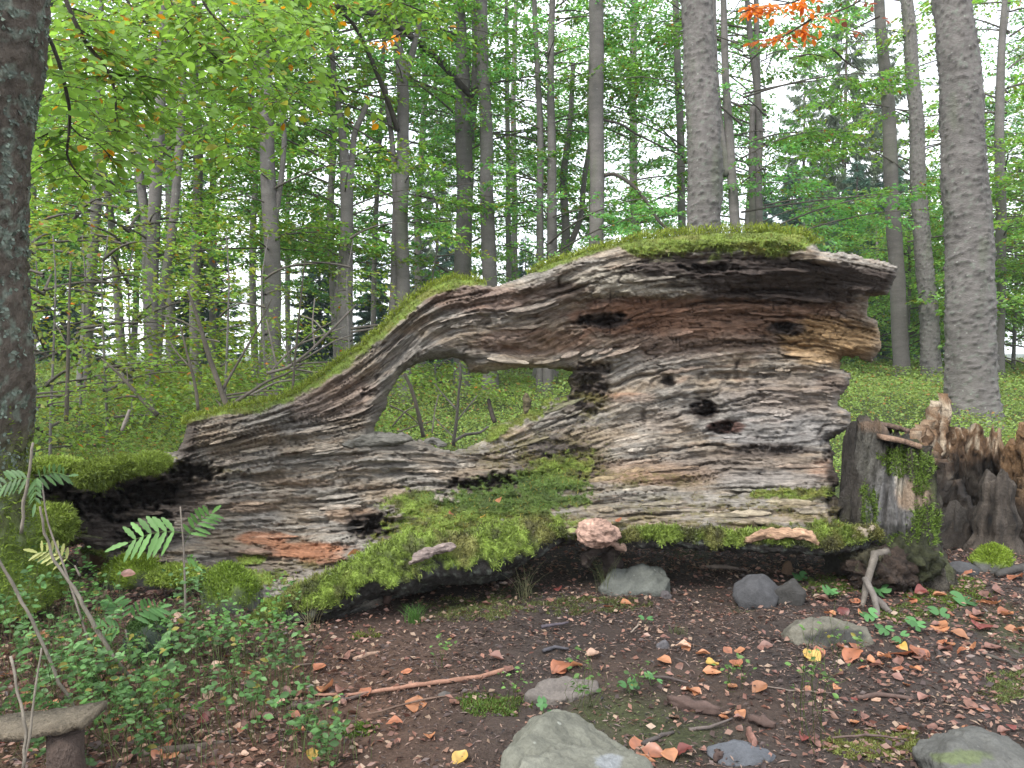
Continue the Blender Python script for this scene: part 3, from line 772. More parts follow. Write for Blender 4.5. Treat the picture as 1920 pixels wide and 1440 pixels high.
def crown(name, seed, zlo, zhi, R, limbs, per, leafL=.105, base=(.15, .32, .055), yel=.08, gap=.9, orange=.004, low=1.0, clump=True):
    r = np.random.default_rng(seed)
    pos, yaw, pit, siz = [], [], [], []
    lb = Bag()
    for k in range(limbs):
        z0 = zlo + (zhi-zlo)*((k+.5)/limbs)**low + r.normal(0, .2)
        az = r.uniform(-math.pi, math.pi)
        dfr = abs(math.atan2(math.sin(az+math.pi/2), math.cos(az+math.pi/2)))   # angle from -Y
        ff = (z0-zlo)/(zhi-zlo)
        ln = R*r.uniform(.55, 1.1)*(1-.55*ff**2)
        if dfr < gap: ln *= .45
        if ln < .5: continue
        el = r.uniform(.15, .75)
        t = np.linspace(0, 1, 8)
        bend = r.normal(0, .35)
        a_ = az + bend*t*t
        pts = np.cumsum(np.stack([np.cos(a_)*ln/7, np.sin(a_)*ln/7, (el*(1-t*1.15))*ln/7], -1), 0)
        pts = pts - pts[0] + [0, 0, z0]
        V_, f_ = tube(pts, np.linspace(.022, .004, 8)*(.6+ln/5), 5, 0, 0, False)
        lb.add(V_, f_, (.085, .075, .062))
        m = max(2, int(per*ln/R))
        s = r.uniform(.3, 1, m)
        p = np.stack([np.interp(s, t, pts[:, q]) for q in range(3)], -1)
        yw = az + bend*s + r.choice([-1, 1], m)*r.uniform(.1, 1.1, m)
        off = r.uniform(0, .35, m)
        p = p + np.stack([np.cos(yw)*off, np.sin(yw)*off, r.normal(0, .12, m)], -1)
        pos.append(p); yaw.append(yw); pit.append(r.normal(-.08, .2, m)); siz.append(r.uniform(.7, 1.25, m))
    pos, yaw, pit, siz = map(np.concatenate, (pos, yaw, pit, siz))
    Pl, Al, Nl = place_sprays(pos, yaw, pit, siz, r)
    n = len(Pl)
    cl = 1 + .35*pn(Pl[:, 0]*1.1+seed, Pl[:, 1]*1.1, Pl[:, 2]*1.1)
    V_, F_, C_ = leaf_geo(Pl, Al, Nl, leafL*r.uniform(.7, 1.25, n), leafL*.62, green(r, n, base, yel, orange)*cl[:, None])
    return mesh('crown', V_, F_, C_), lb.mesh('limbs')

CR = {
 'a': crown('a', 1, 3.2, 13, 3.6, 36, 13),
 'b': crown('b', 2, 3.6, 14, 4.0, 38, 13, base=(.12, .29, .075)),
 'c': crown('c', 3, 2.6, 12, 3.2, 32, 11, base=(.17, .31, .05), yel=.15),
 'd': crown('d', 4, 4.6, 15, 3.9, 34, 13, orange=.012),
 'e': crown('e', 6, 1.8, 15, 4.4, 46, 14, leafL=.13, base=(.125, .28, .075)),
 's': crown('s', 8, 0.5, 4.6, 2.4, 40, 14, leafL=.095, base=(.16, .30, .065), yel=.12, gap=0),
}
CRS = {
 'y': crown('y', 9, 0.5, 2.6, 1.25, 18, 7, leafL=.058, base=(.17, .28, .045), yel=.3, gap=0, orange=.01),
 'z': crown('z', 10, 0.3, 2.2, 1.0, 14, 6, leafL=.055, base=(.15, .25, .045), yel=.2, gap=0, orange=.01),
}

def trunk_mesh(pts, rad, base, col, sides=14, rough=.10, seed=0, flare=True):
    n = 46 if rad[0] < .22 else 620
    pts = np.array(pts, float); rad = np.array(rad, float)
    z = pts[:, 2]
    tz = np.linspace(0, 1, n)**1.15*(z[-1]-z[0]) + z[0]
    Pn = np.stack([np.interp(tz, z, pts[:, 0]), np.interp(tz, z, pts[:, 1]), tz], -1)
    k = np.ones(5)/5
    for q in (0, 1): Pn[:, q] = np.convolve(np.pad(Pn[:, q], 2, mode='edge'), k, 'valid')
    rr = np.interp(tz, z, rad)
    if flare: rr = rr*(1 + .32*np.exp(-(tz-z[0])/(.12+.6*rr[0])))
    w = rr*.35
    Pn[:, 0] += w*pn(tz/1.9, seed*1.3+.5, 2.); Pn[:, 1] += w*pn(tz/1.9, seed*2.3+.5, 5.)
    V_, f_ = tube(Pn, rr, sides, rough, seed)
    if n > 100:
        ns = len(Pn)*sides; ax_ = np.r_[np.repeat(Pn, sides, 0), Pn[:1], Pn[-1:]]; dd_ = nrm((V_-ax_)*[1, 1, 0]+1e-6)
        k1 = fbm(dd_[:, 0]*2.2+seed, dd_[:, 1]*2.2, V_[:, 2]*16, 4); k2 = pn(dd_[:, 0]*7, dd_[:, 1]*7, V_[:, 2]*42+seed); k3 = fbm(dd_[:, 0]*5, dd_[:, 1]*5+seed, V_[:, 2]*18, 4)
        scab = sstep(.0, .35, k1)*sstep(-.05, .35, k2)
        V_ = V_ + dd_*(.020*scab + .006*k1 + .004*k3)[:, None]
    cc = np.asarray(col)*(1 + .22*fbm(V_[:, 0]*2+seed, V_[:, 1]*2, V_[:, 2]*.8, 4))[:, None]
    if n > 100:
        cc = cc*(1-.45*scab)[:, None]; cc = cc*(1+.25*k3)[:, None]
        lz = sstep(.22, .5, k3*.8+k2*.4)[:, None]*.6; cc = cc*(1-lz)+np.array([.16, .19, .15])*lz
    gm = sstep(.2, .6, fbm(V_[:, 0]*3, V_[:, 1]*3+seed, V_[:, 2]*.9, 3))[:, None]*.35
    cc = cc*(1-gm) + np.array([.11, .13, .08])*gm
    return mesh('trunk', V_-base, f_, cc, True)

BEECH = (.15, .138, .128)
tree_no = 0
def beech(label, D, stems, crown_key=None, cs=1.0, cz=1.0, col=BEECH, group='beech trees standing behind the log', name='beech_tree', up=7.0, cat='tree', mirror=False, crot=0.0):
    """stems: list of pixel polylines [(px, py, width px), ...] from base upward"""
    global tree_no
    tree_no += 1
    root = None
    for si, st in enumerate(stems):
        a = np.array(st, float)
        pts = P(a[:, 0], a[:, 1], D + .02*si); rad = a[:, 2]/2/F*D
        if si == 0 or a[0, 1] > 380:
            d = (pts[1]-pts[0])/max(pts[1][2]-pts[0][2], .1)
            gz = float(ground_z(pts[0][0], pts[0][1]))-.12
            if pts[0][2] > gz + .15:
                b = pts[0] - d*(pts[0][2]-gz)*.6; b[2] = gz
                pts = np.vstack([b, pts]); rad = np.r_[rad[0]*1.1, rad]
        d = (pts[-1]-pts[-2])/max(pts[-1][2]-pts[-2][2], .1)
        if a[-1, 1] < 40 or a[-1, 1] < 330 and up > 7.5:
            pts = np.vstack([pts, pts[-1]+d*[.7, .7, 1]*up]); rad = np.r_[rad, rad[-1]*.45]
        if root is None:
            base = pts[0] + [0, 0, .12]
            root = thing(name, base, label, cat, group)
        ob('trunk', trunk_mesh(pts, rad, base, col, seed=tree_no+si*.37, sides=64 if rad[0] > .22 else 12), M_bark, root)
    if crown_key:
        me, lm = (CR.get(crown_key) or CRS.get(crown_key))
        rz = crot + ((tree_no*0.37) % 1 - .5)*.8
        for nm, m_, mt in (('crown', me, M_leaf), ('limbs', lm, M_twig)):
            o = ob(nm, m_, mt, root, kind='stuff' if nm == 'crown' else None)
            o.rotation_euler[2] = rz; o.scale = (cs*(-1 if mirror else 1), cs, cs*cz)
    return root, base

beech('thick grey beech trunk rising behind the mossy top of the log', 11.5, [[(1322,440,62),(1318,300,61),(1311,150,58),(1305,0,55)]], None)
beech('thick knobbly beech trunk at the right, behind the broken hollow stump', 10.0, [[(1826,790,84),(1820,600,83),(1810,400,78),(1798,200,71),(1785,0,60)]], None)
beech('slim grey beech just right of the log end, leaning left', 18.0, [[(1694,702,30),(1682,500,27),(1668,250,24),(1647,0,18)]], 'd', .7)
beech('slim grey beech with a bent foot between the leaning beech and the knobbly trunk', 17.0, [[(1750,692,34),(1740,560,31),(1725,400,28),(1716,200,24),(1702,0,20)]], None)
beech('single straight grey beech behind the highest slope of the log', 14.5, [[(1120,465,27),(1117,250,27),(1119,100,28),(1118,0,26)]], None)
beech('tall straight beech rising right of the arch hump', 15.0, [[(918,525,28),(914,350,25),(908,150,22),(903,0,20)]], None)
b8, _ = beech('forked beech with a lichen-spotted trunk rising over the arch hump', 15.5, [[(869,515,30),(871,350,30),(874,240,32),(866,120,24),(861,0,18)],[(876,262,18),(890,180,16),(892,60,13),(890,0,12)]], 'd', .8)
beech('double beech with a forked top rising from the arch slope', 14.0, [[(756,590,26),(752,400,26),(756,250,22),(757,130,22),(740,80,13),(735,0,10)],[(736,585,16),(742,400,13),(738,280,10),(722,160,8)],[(757,150,14),(775,100,12),(788,40,9)]], 'a', .8)
beech('grey beech with a narrow fork, left of the dead branches', 12.5, [[(514,645,32),(511,480,30),(505,350,28),(498,230,26),(497,130,20),(490,0,14)],[(512,440,12),(532,310,10),(535,220,9),(512,170,9),(480,120,8),(450,90,7)]], 'c', .8)
beech('pale beech with a fluted split foot just above the log slope', 13.5, [[(650,645,32),(650,480,24),(650,350,24),(642,240,12),(628,160,10),(618,60,9)],[(636,655,16),(632,560,13),(645,440,12)],[(656,340,12),(664,250,11),(690,190,9)]], 'a', .75, 1)
beech('three-stemmed beech clump at the left edge of the fern slope', 12.0, [[(286,700,26),(284,560,24),(290,400,22),(298,260,20),(304,120,16),(306,0,12)],[(276,560,16),(275,430,17),(262,340,15),(254,270,12)],[(302,560,16),(322,440,16),(334,300,15),(342,180,13),(344,60,10)]], 'c', .85)
beech('thin dark beech between the three-stemmed clump and the forked beech', 14.5, [[(366,560,20),(370,420,18),(373,280,17),(366,160,14),(362,0,10)]], 'a', .8)
beech('dark leaning beech left of the three-stemmed clump', 14, [[(158,735,24),(166,560,20),(178,400,18),(182,260,15),(186,100,10),(190,0,8)]], 'c', .8)
beech('thin beech pole between the far-left trunk and the dark leaning beech', 17, [[(40,560,24),(42,400,22),(46,250,18),(50,0,14)]], 'a')
beech('thin slanting beech pole left of the three-stemmed clump', 16, [[(228,660,16),(218,520,15),(205,380,12),(190,300,9),(176,200,8)]], None)
beech('slender beech close against the left side of the thickest trunk', 17, [[(1280,445,15),(1277,300,15),(1270,120,13),(1266,0,11)]], 'd', .7)
beech('slender beech right behind the thickest trunk', 15, [[(1378,435,19),(1372,300,17),(1362,150,14),(1356,0,11)],[(1366,330,12),(1350,240,11),(1342,120,9),(1338,0,8)]], 'd', .75)
beech('twin slender beech with one pale and one dark stem above the moss', 15.5, [[(1424,430,15),(1421,300,13),(1428,200,12),(1410,120,11),(1400,0,9)],[(1411,435,13),(1410,300,12),(1412,200,10)],[(1424,250,12),(1420,120,10),(1418,0,9)]], 'b', .75, 1.0)
beech('pale wavy beech stem left of the single straight beech', 15, [[(1032,490,19),(1036,400,18),(1036,300,16),(1030,150,13),(1036,0,11)],[(1012,490,14),(1012,380,13),(1016,280,12),(1006,120,10),(1002,0,9)]], 'b', .7, 1.0)
beech('dark crooked beech forking low behind the pale wavy stem', 17, [[(1056,480,18),(1062,440,16),(1055,330,13),(1068,240,10),(1075,120,8)],[(1064,470,11),(1090,410,11),(1096,330,10),(1110,250,7)]], 'a', .8, 1.0)
beech('thin pale pole standing just right of the arch hump beeches', 22, [[(954,525,11),(953,400,10),(951,250,9),(950,0,7)]], 'd', .9)
beech('dark thin beech in the bright foliage at the right edge', 17, [[(1874,640,18),(1878,400,18),(1872,250,16),(1876,100,13),(1884,0,9)]], 'c', 1.0)
beech('thin beech pole left of the forked grey beech', 19, [[(476,640,13),(474,450,12),(478,300,10),(470,120,8)]], 'c', .9)
beech('slim pole behind the pale split-footed beech', 20, [[(700,600,10),(704,400,9),(716,200,8),(720,60,6)]], 'a', .9)

# arching dead limb of the dark crooked beech and big slanting limb over the scene
def limb_obj(root, pix, Ds, wid, name='limb', col=(.055, .047, .038), rough=.12, seed=1, mat=None, sides=8):
    pix = np.array(pix, float); n = len(pix)
    t = np.linspace(0, n-1, (n-1)*5+1)
    xx, yy = np.interp(t, np.arange(n), pix[:, 0]), np.interp(t, np.arange(n), pix[:, 1])
    k = np.ones(3)/3; sm = lambda a: np.r_[a[0], np.convolve(a, k, 'valid'), a[-1]]
    Dn = np.interp(t, np.linspace(0, n-1, len(Ds)), Ds)
    pts = P(sm(sm(xx)), sm(sm(yy)), Dn)
    rad = np.interp(t, np.linspace(0, n-1, len(wid)), wid)/2/F*Dn
    V_, f_ = tube(pts, rad, sides, rough, seed)
    bl = np.array(root.location) if root else pts[0]
    cc = np.asarray(col)*(1+.3*fbm(V_[:, 0]*8, V_[:, 1]*8, V_[:, 2]*8, 2))[:, None]
    return ob(name, mesh(name, V_-bl, f_, cc, True), mat or M_twig, root), pts
limb_obj(b8, [(893,190),(860,155),(830,120),(790,85),(755,55),(700,25),(650,15),(590,5),(540,-25)], [15.4,14.5,13,11], [13,13,10,8])
bz = [o for o in COL.objects if o.get('label', '').startswith('double beech')][0]
limb_obj(bz, [(745,245),(735,210),(718,165),(700,120),(672,60),(655,35),(625,15)], [13.9,13.2,12.5], [10,9,7,5])
bc = [o for o in COL.objects if o.get('label', '').startswith('single straight')][0]
limb_obj(bc, [(1132,330),(1150,325),(1170,335),(1192,352),(1215,380),(1232,412),(1252,430),(1270,440)], [14.5,14.3,14.0,13.8], [7,7,6,5])
limb_obj(bc, [(1132,225),(1165,232),(1190,250),(1215,262),(1240,275),(1275,290)], [14.5,14.8,15], [5,4,3])

# background trees, each its own
r = np.random.default_rng(77)
bg = []
for k, px0 in enumerate(np.r_[[-640, -480, -330], np.linspace(-160, 640, 11), [760, 870, 1000, 1110, 1220], [1390, 1900, 1980, 2070, 2300]]):
    px0 = px0 + r.normal(0, 18); D0 = r.uniform(19, 33)
    w0 = r.uniform(.16, .3)*F/D0
    key = 'ecabe'[k % 5]
    L = [(px0, 640, w0), (px0+r.normal(0, 8), 420, w0*.9), (px0+r.normal(0, 10), 200, w0*.75), (px0+r.normal(0, 14), -10, w0*.6)]
    side = 'at the far left' if px0 < 120 else 'left of the dead branches' if px0 < 420 else 'above the log slope' if px0 < 700 else 'behind the arch' if px0 < 1000 else 'behind the moss-topped trunk end' if px0 < 1600 else 'at the far right'
    dist = 'nearer' if D0 < 24 else 'farther' if D0 < 29 else 'farthest'
    hue = {'e': 'deep green', 'c': 'yellowish green', 'a': 'mid green', 'b': 'cool green'}[key]
    beech(f'{dist} {hue} background beech {side}, {"thin" if w0 < 13 else "stout"} stem', D0, [L], key, r.uniform(.9, 1.2), 1.0, group='beech trees in the background', mirror=bool(k % 2), crot=r.uniform(-.5, .5), up=6)
for px0, D0, key, s in [(1700,21,'s',1.0),(1790,24,'s',1.1),(1900,20,'s',1.15),(1960,17,'s',1.1),(1850,27,'e',.9),(1640,26,'s',.8)]:
    L = [(px0, 690, 7), (px0+6, 500, 5), (px0+2, 420, 4)]
    beech({1700:'round bright green shrub behind the two slim leaning beeches',1790:'bright green shrub left of the knobbly trunk',1900:'bright green shrub right of the knobbly trunk',1960:'leafy green bush cut by the right edge',1850:'tall leafy beech behind the knobbly trunk',1640:'small green shrub beyond the log end'}[px0],
          D0, [L], key, s, 1.0, group='leafy shrubs at the right', name='leafy_shrub', cat='shrub', up=6)

# young yellow-green beeches between the log and the forest
for k, (px0, D0, key, s) in enumerate([(95,7.6,'y',1.0),(200,8.6,'z',1.2),(60,9.5,'y',1.3),(320,9.0,'y',.9),(420,8.2,'z',.85),(500,9.4,'z',1.1),(590,10.5,'z',1.3),(250,11,'y',1.5),(150,10.6,'z',1.5),(660,12,'z',1.4),(400,11.8,'y',1.4),(30,7.0,'z',.9),(545,13,'y',1.5),(820,15,'z',1.3)]):
    if k in (6, 10, 3, 12): continue
    L = [(px0, 780, 5), (px0+6*(-1)**k, 640, 4), (px0+10*(-1)**k, 520, 3), (px0+4, 440, 2)]
    where = ['beside the far-left trunk','in the clearing left of the log','behind the far-left trunk','near the dead branches','at the foot of the dead branches','right of the dead branches','above the mossy log slope','under the three-stemmed beech','under the dark leaning beech','by the split-footed beech','behind the dead branches','against the far-left trunk','under the forked grey beech','beyond the arch hump'][k]
    beech(('yellow-green' if key == 'y' else 'light green')+' young beech sapling '+where, D0, [L], key, s, 1.0, group='young beeches behind the log', name='beech_sapling', cat='sapling', up=1)

# ---------------------------------------------------------------- conifers
def conifer(seed, H, R, pale=False, n=60):
    r = np.random.default_rng(seed)
    bb = Bag(); Pn_, An_, Nn_, Ln_ = [], [], [], []
    for k in range(n):
        f = (k+.5)/n
        z0 = H*(.04+.95*f); ln = R*(1-f)**.8*r.uniform(.75, 1.15)+.12
        az = k*2.4+r.normal(0, .3)
        t = np.linspace(0, 1, 7)
        droop = r.uniform(.12, .35) if not pale else r.uniform(-.1, .25)
        pts = np.stack([np.cos(az)*ln*t, np.sin(az)*ln*t, z0 - droop*ln*t + .18*ln*t**3], -1)
        V_, f_ = tube(pts, np.linspace(.02, .004, 7), 3, 0, 0, False); bb.add(V_, f_, (.06, .05, .04))
        m = int((34 if pale else 46)*ln)+6
        s = r.uniform(.1, 1, m)
        p = np.stack([np.interp(s, t, pts[:, q]) for q in range(3)], -1)
        sd_ = r.choice([-1, 1], m)
        ya = az + sd_*r.uniform(.5, 1.0, m)
        dr = r.uniform(-.5, -.05, m) if not pale else r.uniform(-1.4, -.5, m)
        ax = np.stack([np.cos(ya), np.sin(ya), dr], -1)
        Pn_.append(p); An_.append(ax); Nn_.append(nrm(r.normal(0, .4, (m, 3))+[0, 0, 1])); Ln_.append((.16+.30*(1-s)*min(ln, 1.5))*r.uniform(.6, 1.2, m))
    Pn_, An_, Nn_, Ln_ = map(np.concatenate, (Pn_, An_, Nn_, Ln_))
    rep = 3
    Pn_ = np.repeat(Pn_, rep, 0)+r.normal(0, .04, (len(Pn_)*rep, 3)); An_ = np.repeat(An_, rep, 0)+r.normal(0, .25, (len(Pn_), 3)); Nn_ = np.repeat(Nn_, rep, 0); Ln_ = np.repeat(Ln_, rep)
    base = np.array([.22, .28, .18]) if pale else np.array([.11, .20, .145])
    cc = base*r.uniform(.6, 1.6, (len(Pn_), 1))
    V_, F_, C_ = leaf_geo(Pn_, An_, Nn_, Ln_, .028 if not pale else .018, cc)
    return mesh('crown', V_, F_, C_), bb.mesh('limbs')
CF = [conifer(1, 7.5, 2.0, n=90), conifer(2, 9.0, 2.3, n=100), conifer(3, 16, 3.2, True, n=110)]
for k, (px0, D0, kk, s, lab) in enumerate([
  (1480,30,0,1.05,'blue-green spruce just right of the twin slender beech'),(1545,34,1,1.0,'blue-green spruce over the mossy end of the log'),
  (1600,28,0,1.0,'spruce filling the gap left of the leaning slim beech'),(1665,33,1,1.05,'taller spruce behind the leaning slim beech'),
  (1720,36,0,1.2,'far spruce between the two slim beeches'),(1430,38,1,1.1,'far spruce behind the twin slender beech'),
  (838,34,0,.85,'small spruce behind the forked lichen-spotted beech'),(790,38,0,.9,'small spruce right of the double beech'),
  (985,40,1,.8,'spruce seen left of the pale wavy stem'),(1185,36,0,.95,'spruce under the arching dead limb'),(1240,40,1,.95,'spruce against the thickest trunk'),
  (700,36,1,.8,'dark spruce behind the mossy log slope'),(600,33,1,.8,'dark spruce behind the tangled dead twigs'),(380,30,1,.9,'dark spruce between the left beeches'),(120,32,1,1.0,'dark spruce at the far left'),
  (1575,32,2,1.1,'pale feathery larch in the sky gap left of the leaning beech'),(1650,37,2,1.05,'pale feathery larch behind the leaning slim beech'),(1500,41,2,1.15,'pale larch in the gap right of the twin beech'),(820,38,2,.95,'pale larch standing in the gap right of the double beech')]):
    b = P(px0, 660, D0); b[2] = ground_z(b[0], b[1])-.1
    larch = kk == 2
    t_ = thing('larch_tree' if larch else 'spruce_tree', b, lab, 'tree', 'larches behind' if larch else 'spruces behind')
    H = [7.5, 9, 16][kk]*s
    V_, f_ = tube(np.array([[0, 0, 0], [0.02, 0, H*.5], [0, 0, H]]), [.13*s, .08*s, .01], 8)
    ob('trunk', mesh('trunk', V_, f_, (.12, .10, .085), True), M_bark, t_)
    for nm, m_, mt in (('crown', CF[kk][0], M_needle), ('limbs', CF[kk][1], M_twig)):
        o = ob(nm, m_, mt, t_, kind='stuff' if nm == 'crown' else None)
        o.scale = (s, s, s); o.rotation_euler[2] = k*1.9

# ---------------------------------------------------------------- near tree at the left edge with its leafy branches
D0 = 3.3
a = np.array([(-62,1130,330),(-60,1040,250),(-42,950,180),(-44,860,168),(-38,780,172),(-30,700,166),(-30,600,152),(-34,500,142),(-36,400,146),(-32,300,148),(-26,200,158),(-16,100,172),(-8,0,172),(0,-120,170),(8,-400,160)], float)
pts = P(a[:, 0], a[:, 1], D0); rad = a[:, 2]/2/F*D0
NT = thing('beech_tree', pts[0]*[1, 1, 0]+[0, 0, float(ground_z(pts[0, 0], pts[0, 1]))], 'near rough-barked trunk with grey-green lichen and mossy foot at the left edge', 'tree', None)
nb = np.array(NT.location)
n = 260; t = np.linspace(0, len(a)-1, n)
Pn = np.stack([np.interp(t, np.arange(len(a)), pts[:, q]) for q in range(3)], -1)
k = np.ones(15)/15
Pn = np.stack([np.convolve(np.pad(Pn[:, q], 7, mode='edge'), k, 'valid') for q in range(3)], -1)
rr = np.convolve(np.pad(np.interp(t, np.arange(len(a)), rad), 7, mode='edge'), k, 'valid')
V_, f_ = tube(Pn, rr, 96, .06, 3)
q = V_ - np.r_[np.repeat(Pn, 96, 0), Pn[:1], Pn[-1:]]
dirn = nrm(q*[1, 1, .001])
th = np.arctan2(dirn[:, 1], dirn[:, 0])
V_ = V_ + dirn*(.014*fbm(np.cos(th)*5, np.sin(th)*5, V_[:, 2]*18, 4)+.006*pn(np.cos(th)*22, np.sin(th)*22, V_[:, 2]*22))[:, None]
cc = np.tile([.080, .066, .052], (len(V_), 1))*(1+.35*fbm(np.cos(th)*4, np.sin(th)*4, V_[:, 2]*14, 4))[:, None]
lm = sstep(.05, .35, fbm(np.cos(th)*3.4+3, np.sin(th)*3.4, V_[:, 2]*15, 5))[:, None]*.75
cc = cc*(1-lm)+np.array([.17, .20, .16])*lm
mm = sstep(.95, .35, V_[:, 2]+.25*fbm(np.cos(th)*2, np.sin(th)*2, V_[:, 2]*3, 3))[:, None]
cc = cc*(1-mm)+np.array([.11, .16, .03])*mm
ob('trunk', mesh('trunk', V_-nb, f_, cc, True), M_oldbark, NT)
r = np.random.default_rng(31)
nvt = len(V_)-2
sel = np.nonzero((r.random(nvt) < .5*lm[:nvt, 0]+.02) & (dirn[:nvt, 1] < .5) & (V_[:nvt, 2] > .7))[0]
sel = np.repeat(sel, 2)
m_ = len(sel)
T_ = nrm(np.cross(dirn[sel], r.normal(0, 1, (m_, 3)))+dirn[sel]*.5)
Vl, Fl, Cl = leaf_geo(V_[sel]+dirn[sel]*.001, T_, dirn[sel], r.uniform(.010, .026, m_), r.uniform(.008, .018, m_), np.array([.15, .185, .15])*r.uniform(.5, 1.6, (m_, 1)))
ob('lichen', mesh('lichen', Vl-nb, Fl, Cl), M_moss, NT, kind='stuff')
sel = np.nonzero((r.random(nvt) < mm[:nvt, 0]) & (dirn[:nvt, 1] < .6))[0]; sel = np.repeat(sel, 4)
mp_ = V_[sel]+r.normal(0, .008, (len(sel), 3))
Vm, fm, cm = moss_blades(mp_, dirn[sel], np.array([.12, .17, .025])*r.uniform(.6, 1.6, (len(sel), 1)), .018, .0024, .3, 9)
ob('moss', mesh('moss', Vm-nb, fm, cm), M_moss, NT, kind='stuff')

# leafy branches: pixel polylines, distance, width
BR = [([(112,-30),(135,30),(160,80),(190,115),(212,150),(218,195),(215,245)],[4.1,4.2],[9,8,5,3]),
      ([(66,40),(95,75),(112,120),(124,170),(131,205),(130,250),(124,290),(140,320),(165,345)],[3.6,3.9],[8,7,5,2]),
      ([(190,125),(225,143),(265,142),(300,150)],[4.2,4.3],[4,2]),
      ([(370,-20),(390,20),(420,50),(440,75),(448,95)],[4.6,4.7],[6,3,2]),
      ([(150,55),(180,75),(215,95),(240,115)],[4.1,4.3],[3,1.5]),
      ([(90,250),(60,265),(45,285)],[3.8,3.9],[3,2]),
      ([(131,235),(150,255),(185,270),(215,300)],[3.8,4.0],[3,1.5]),
      ([(300,-30),(330,20),(350,60),(390,95),(420,120)],[4.8,5.0],[5,2]),
      ([(500,-30),(480,20),(500,60),(530,90)],[5.0,5.2],[5,2]),
      ([(220,-30),(250,20),(290,60),(330,110),(350,150)],[5.2,5.4],[5,2]),
      ([(30,-20),(80,10),(140,15),(200,40)],[4.6,5.0],[5,2]),
      ([(600,-40),(560,-5),(520,20),(480,35)],[5.4,5.5],[5,2]),
      ([(690,-30),(740,0),(790,20),(815,40)],[6.0,6.0],[4,2])]
LP, LA, LN2, LC, LL = [], [], [], [], []
def hang_leaves(pts, spac, r, ln=(.16, .42), col=(.20, .35, .06), L=.062, droop=.35, dens=1.0):
    seg = np.cumsum(np.r_[0, np.linalg.norm(np.diff(pts, axis=0), axis=1)])
    m = int(seg[-1]/spac)
    for s in np.linspace(seg[-1]*.08, seg[-1], max(m, 2)):
        p0 = np.array([np.interp(s, seg, pts[:, q]) for q in range(3)])
        az = r.uniform(-math.pi, math.pi); l = r.uniform(*ln)
        d = np.array([math.cos(az), .6*math.sin(az), r.uniform(-.35, .3)])
        tn = np.linspace(0, 1, 6)[:, None]
        tw = p0 + d*l*tn + np.array([0, 0, -droop*l])*tn**2
        yield_t.append((tw, l))
        k = max(3, int(l*28*dens))
        for j in range(k):
            f = (j+1)/k
            pp = p0 + d*l*f + np.array([0, 0, -droop*l])*f*f
            sdn = 1 if j % 2 else -1
            ya = math.atan2(d[1], d[0]) + sdn*r.uniform(.4, 1.1)
            ax = np.array([math.cos(ya), math.sin(ya), r.uniform(-.7, .05)])
            nn = nrm(np.array([r.normal(0, .5), -.45+r.normal(0, .5), 1.0]))
            LP.append(pp); LA.append(ax); LN2.append(nn); LL.append(L*r.uniform(.7, 1.25))
            q = r.random()
            c_ = np.array(col)*r.uniform(.7, 1.35)
            if q < .03: c_ = np.array([.55, .27, .03])*r.uniform(.7, 1.2)
            elif q < .10: c_ = np.array([.30, .30, .03])*r.uniform(.8, 1.2)
            LC.append(c_)
yield_t = []
r = np.random.default_rng(41)
for k, (pl, Ds, wd) in enumerate(BR):
    o, pts = limb_obj(NT, pl, Ds, wd, 'branch', (.05, .042, .034), .15, k)
    hang_leaves(pts, .024, r)
# filler twigs through the leafy corner
for k in range(300):
    x0 = r.uniform(55, 600); y0 = r.uniform(-60, 300)*(1-.45*(x0-60)/600) + r.uniform(-20, 40)
    Dk = r.uniform(4.2, 6.0)
    p0 = P(x0, y0, Dk); p1 = p0 + np.array([r.normal(0, .25), r.normal(0, .15), r.uniform(-.22, .02)])
    hang_leaves(np.linspace(p0, p1, 4), .11, r, (.10, .26))
tb_ = Bag()
for tw, l in yield_t:
    V_, f_ = tube(tw, np.linspace(.0022, .0008, 6), 4, 0, 0, False); tb_.add(V_, f_, (.06, .05, .035))
ob('twigs', Bag.mesh(tb_, 'twigs') if False else mesh('twigs', np.concatenate(tb_.V)-nb, [np.concatenate(x) for x in tb_.F.values()], np.concatenate(tb_.C)), M_twig, NT, kind='stuff')
LP, LA, LN2, LC, LL = map(np.array, (LP, LA, LN2, LC, LL))
lx, ly = proj(LP)
vis = (lx > 40) & (lx < 1900) & (ly > 5)
order = np.argsort(np.where(vis, LP[:, 1], 99))
indiv = order[:290]; rest = order[290:]
for q in indiv:
    V_, F_, C_ = leaf_geo(np.zeros((1, 3)), LA[q:q+1], LN2[q:q+1], LL[q], LL[q]*.66, LC[q:q+1], True)
    ob('leaf', mesh('leaf', V_, F_, C_), M_leaf, NT, loc=LP[q]-nb)
V_, F_, C_ = leaf_geo(LP[rest], LA[rest], LN2[rest], LL[rest], LL[rest]*.62, LC[rest], True)
ob('foliage', mesh('foliage', V_-nb, F_, C_), M_leaf, NT, kind='stuff')

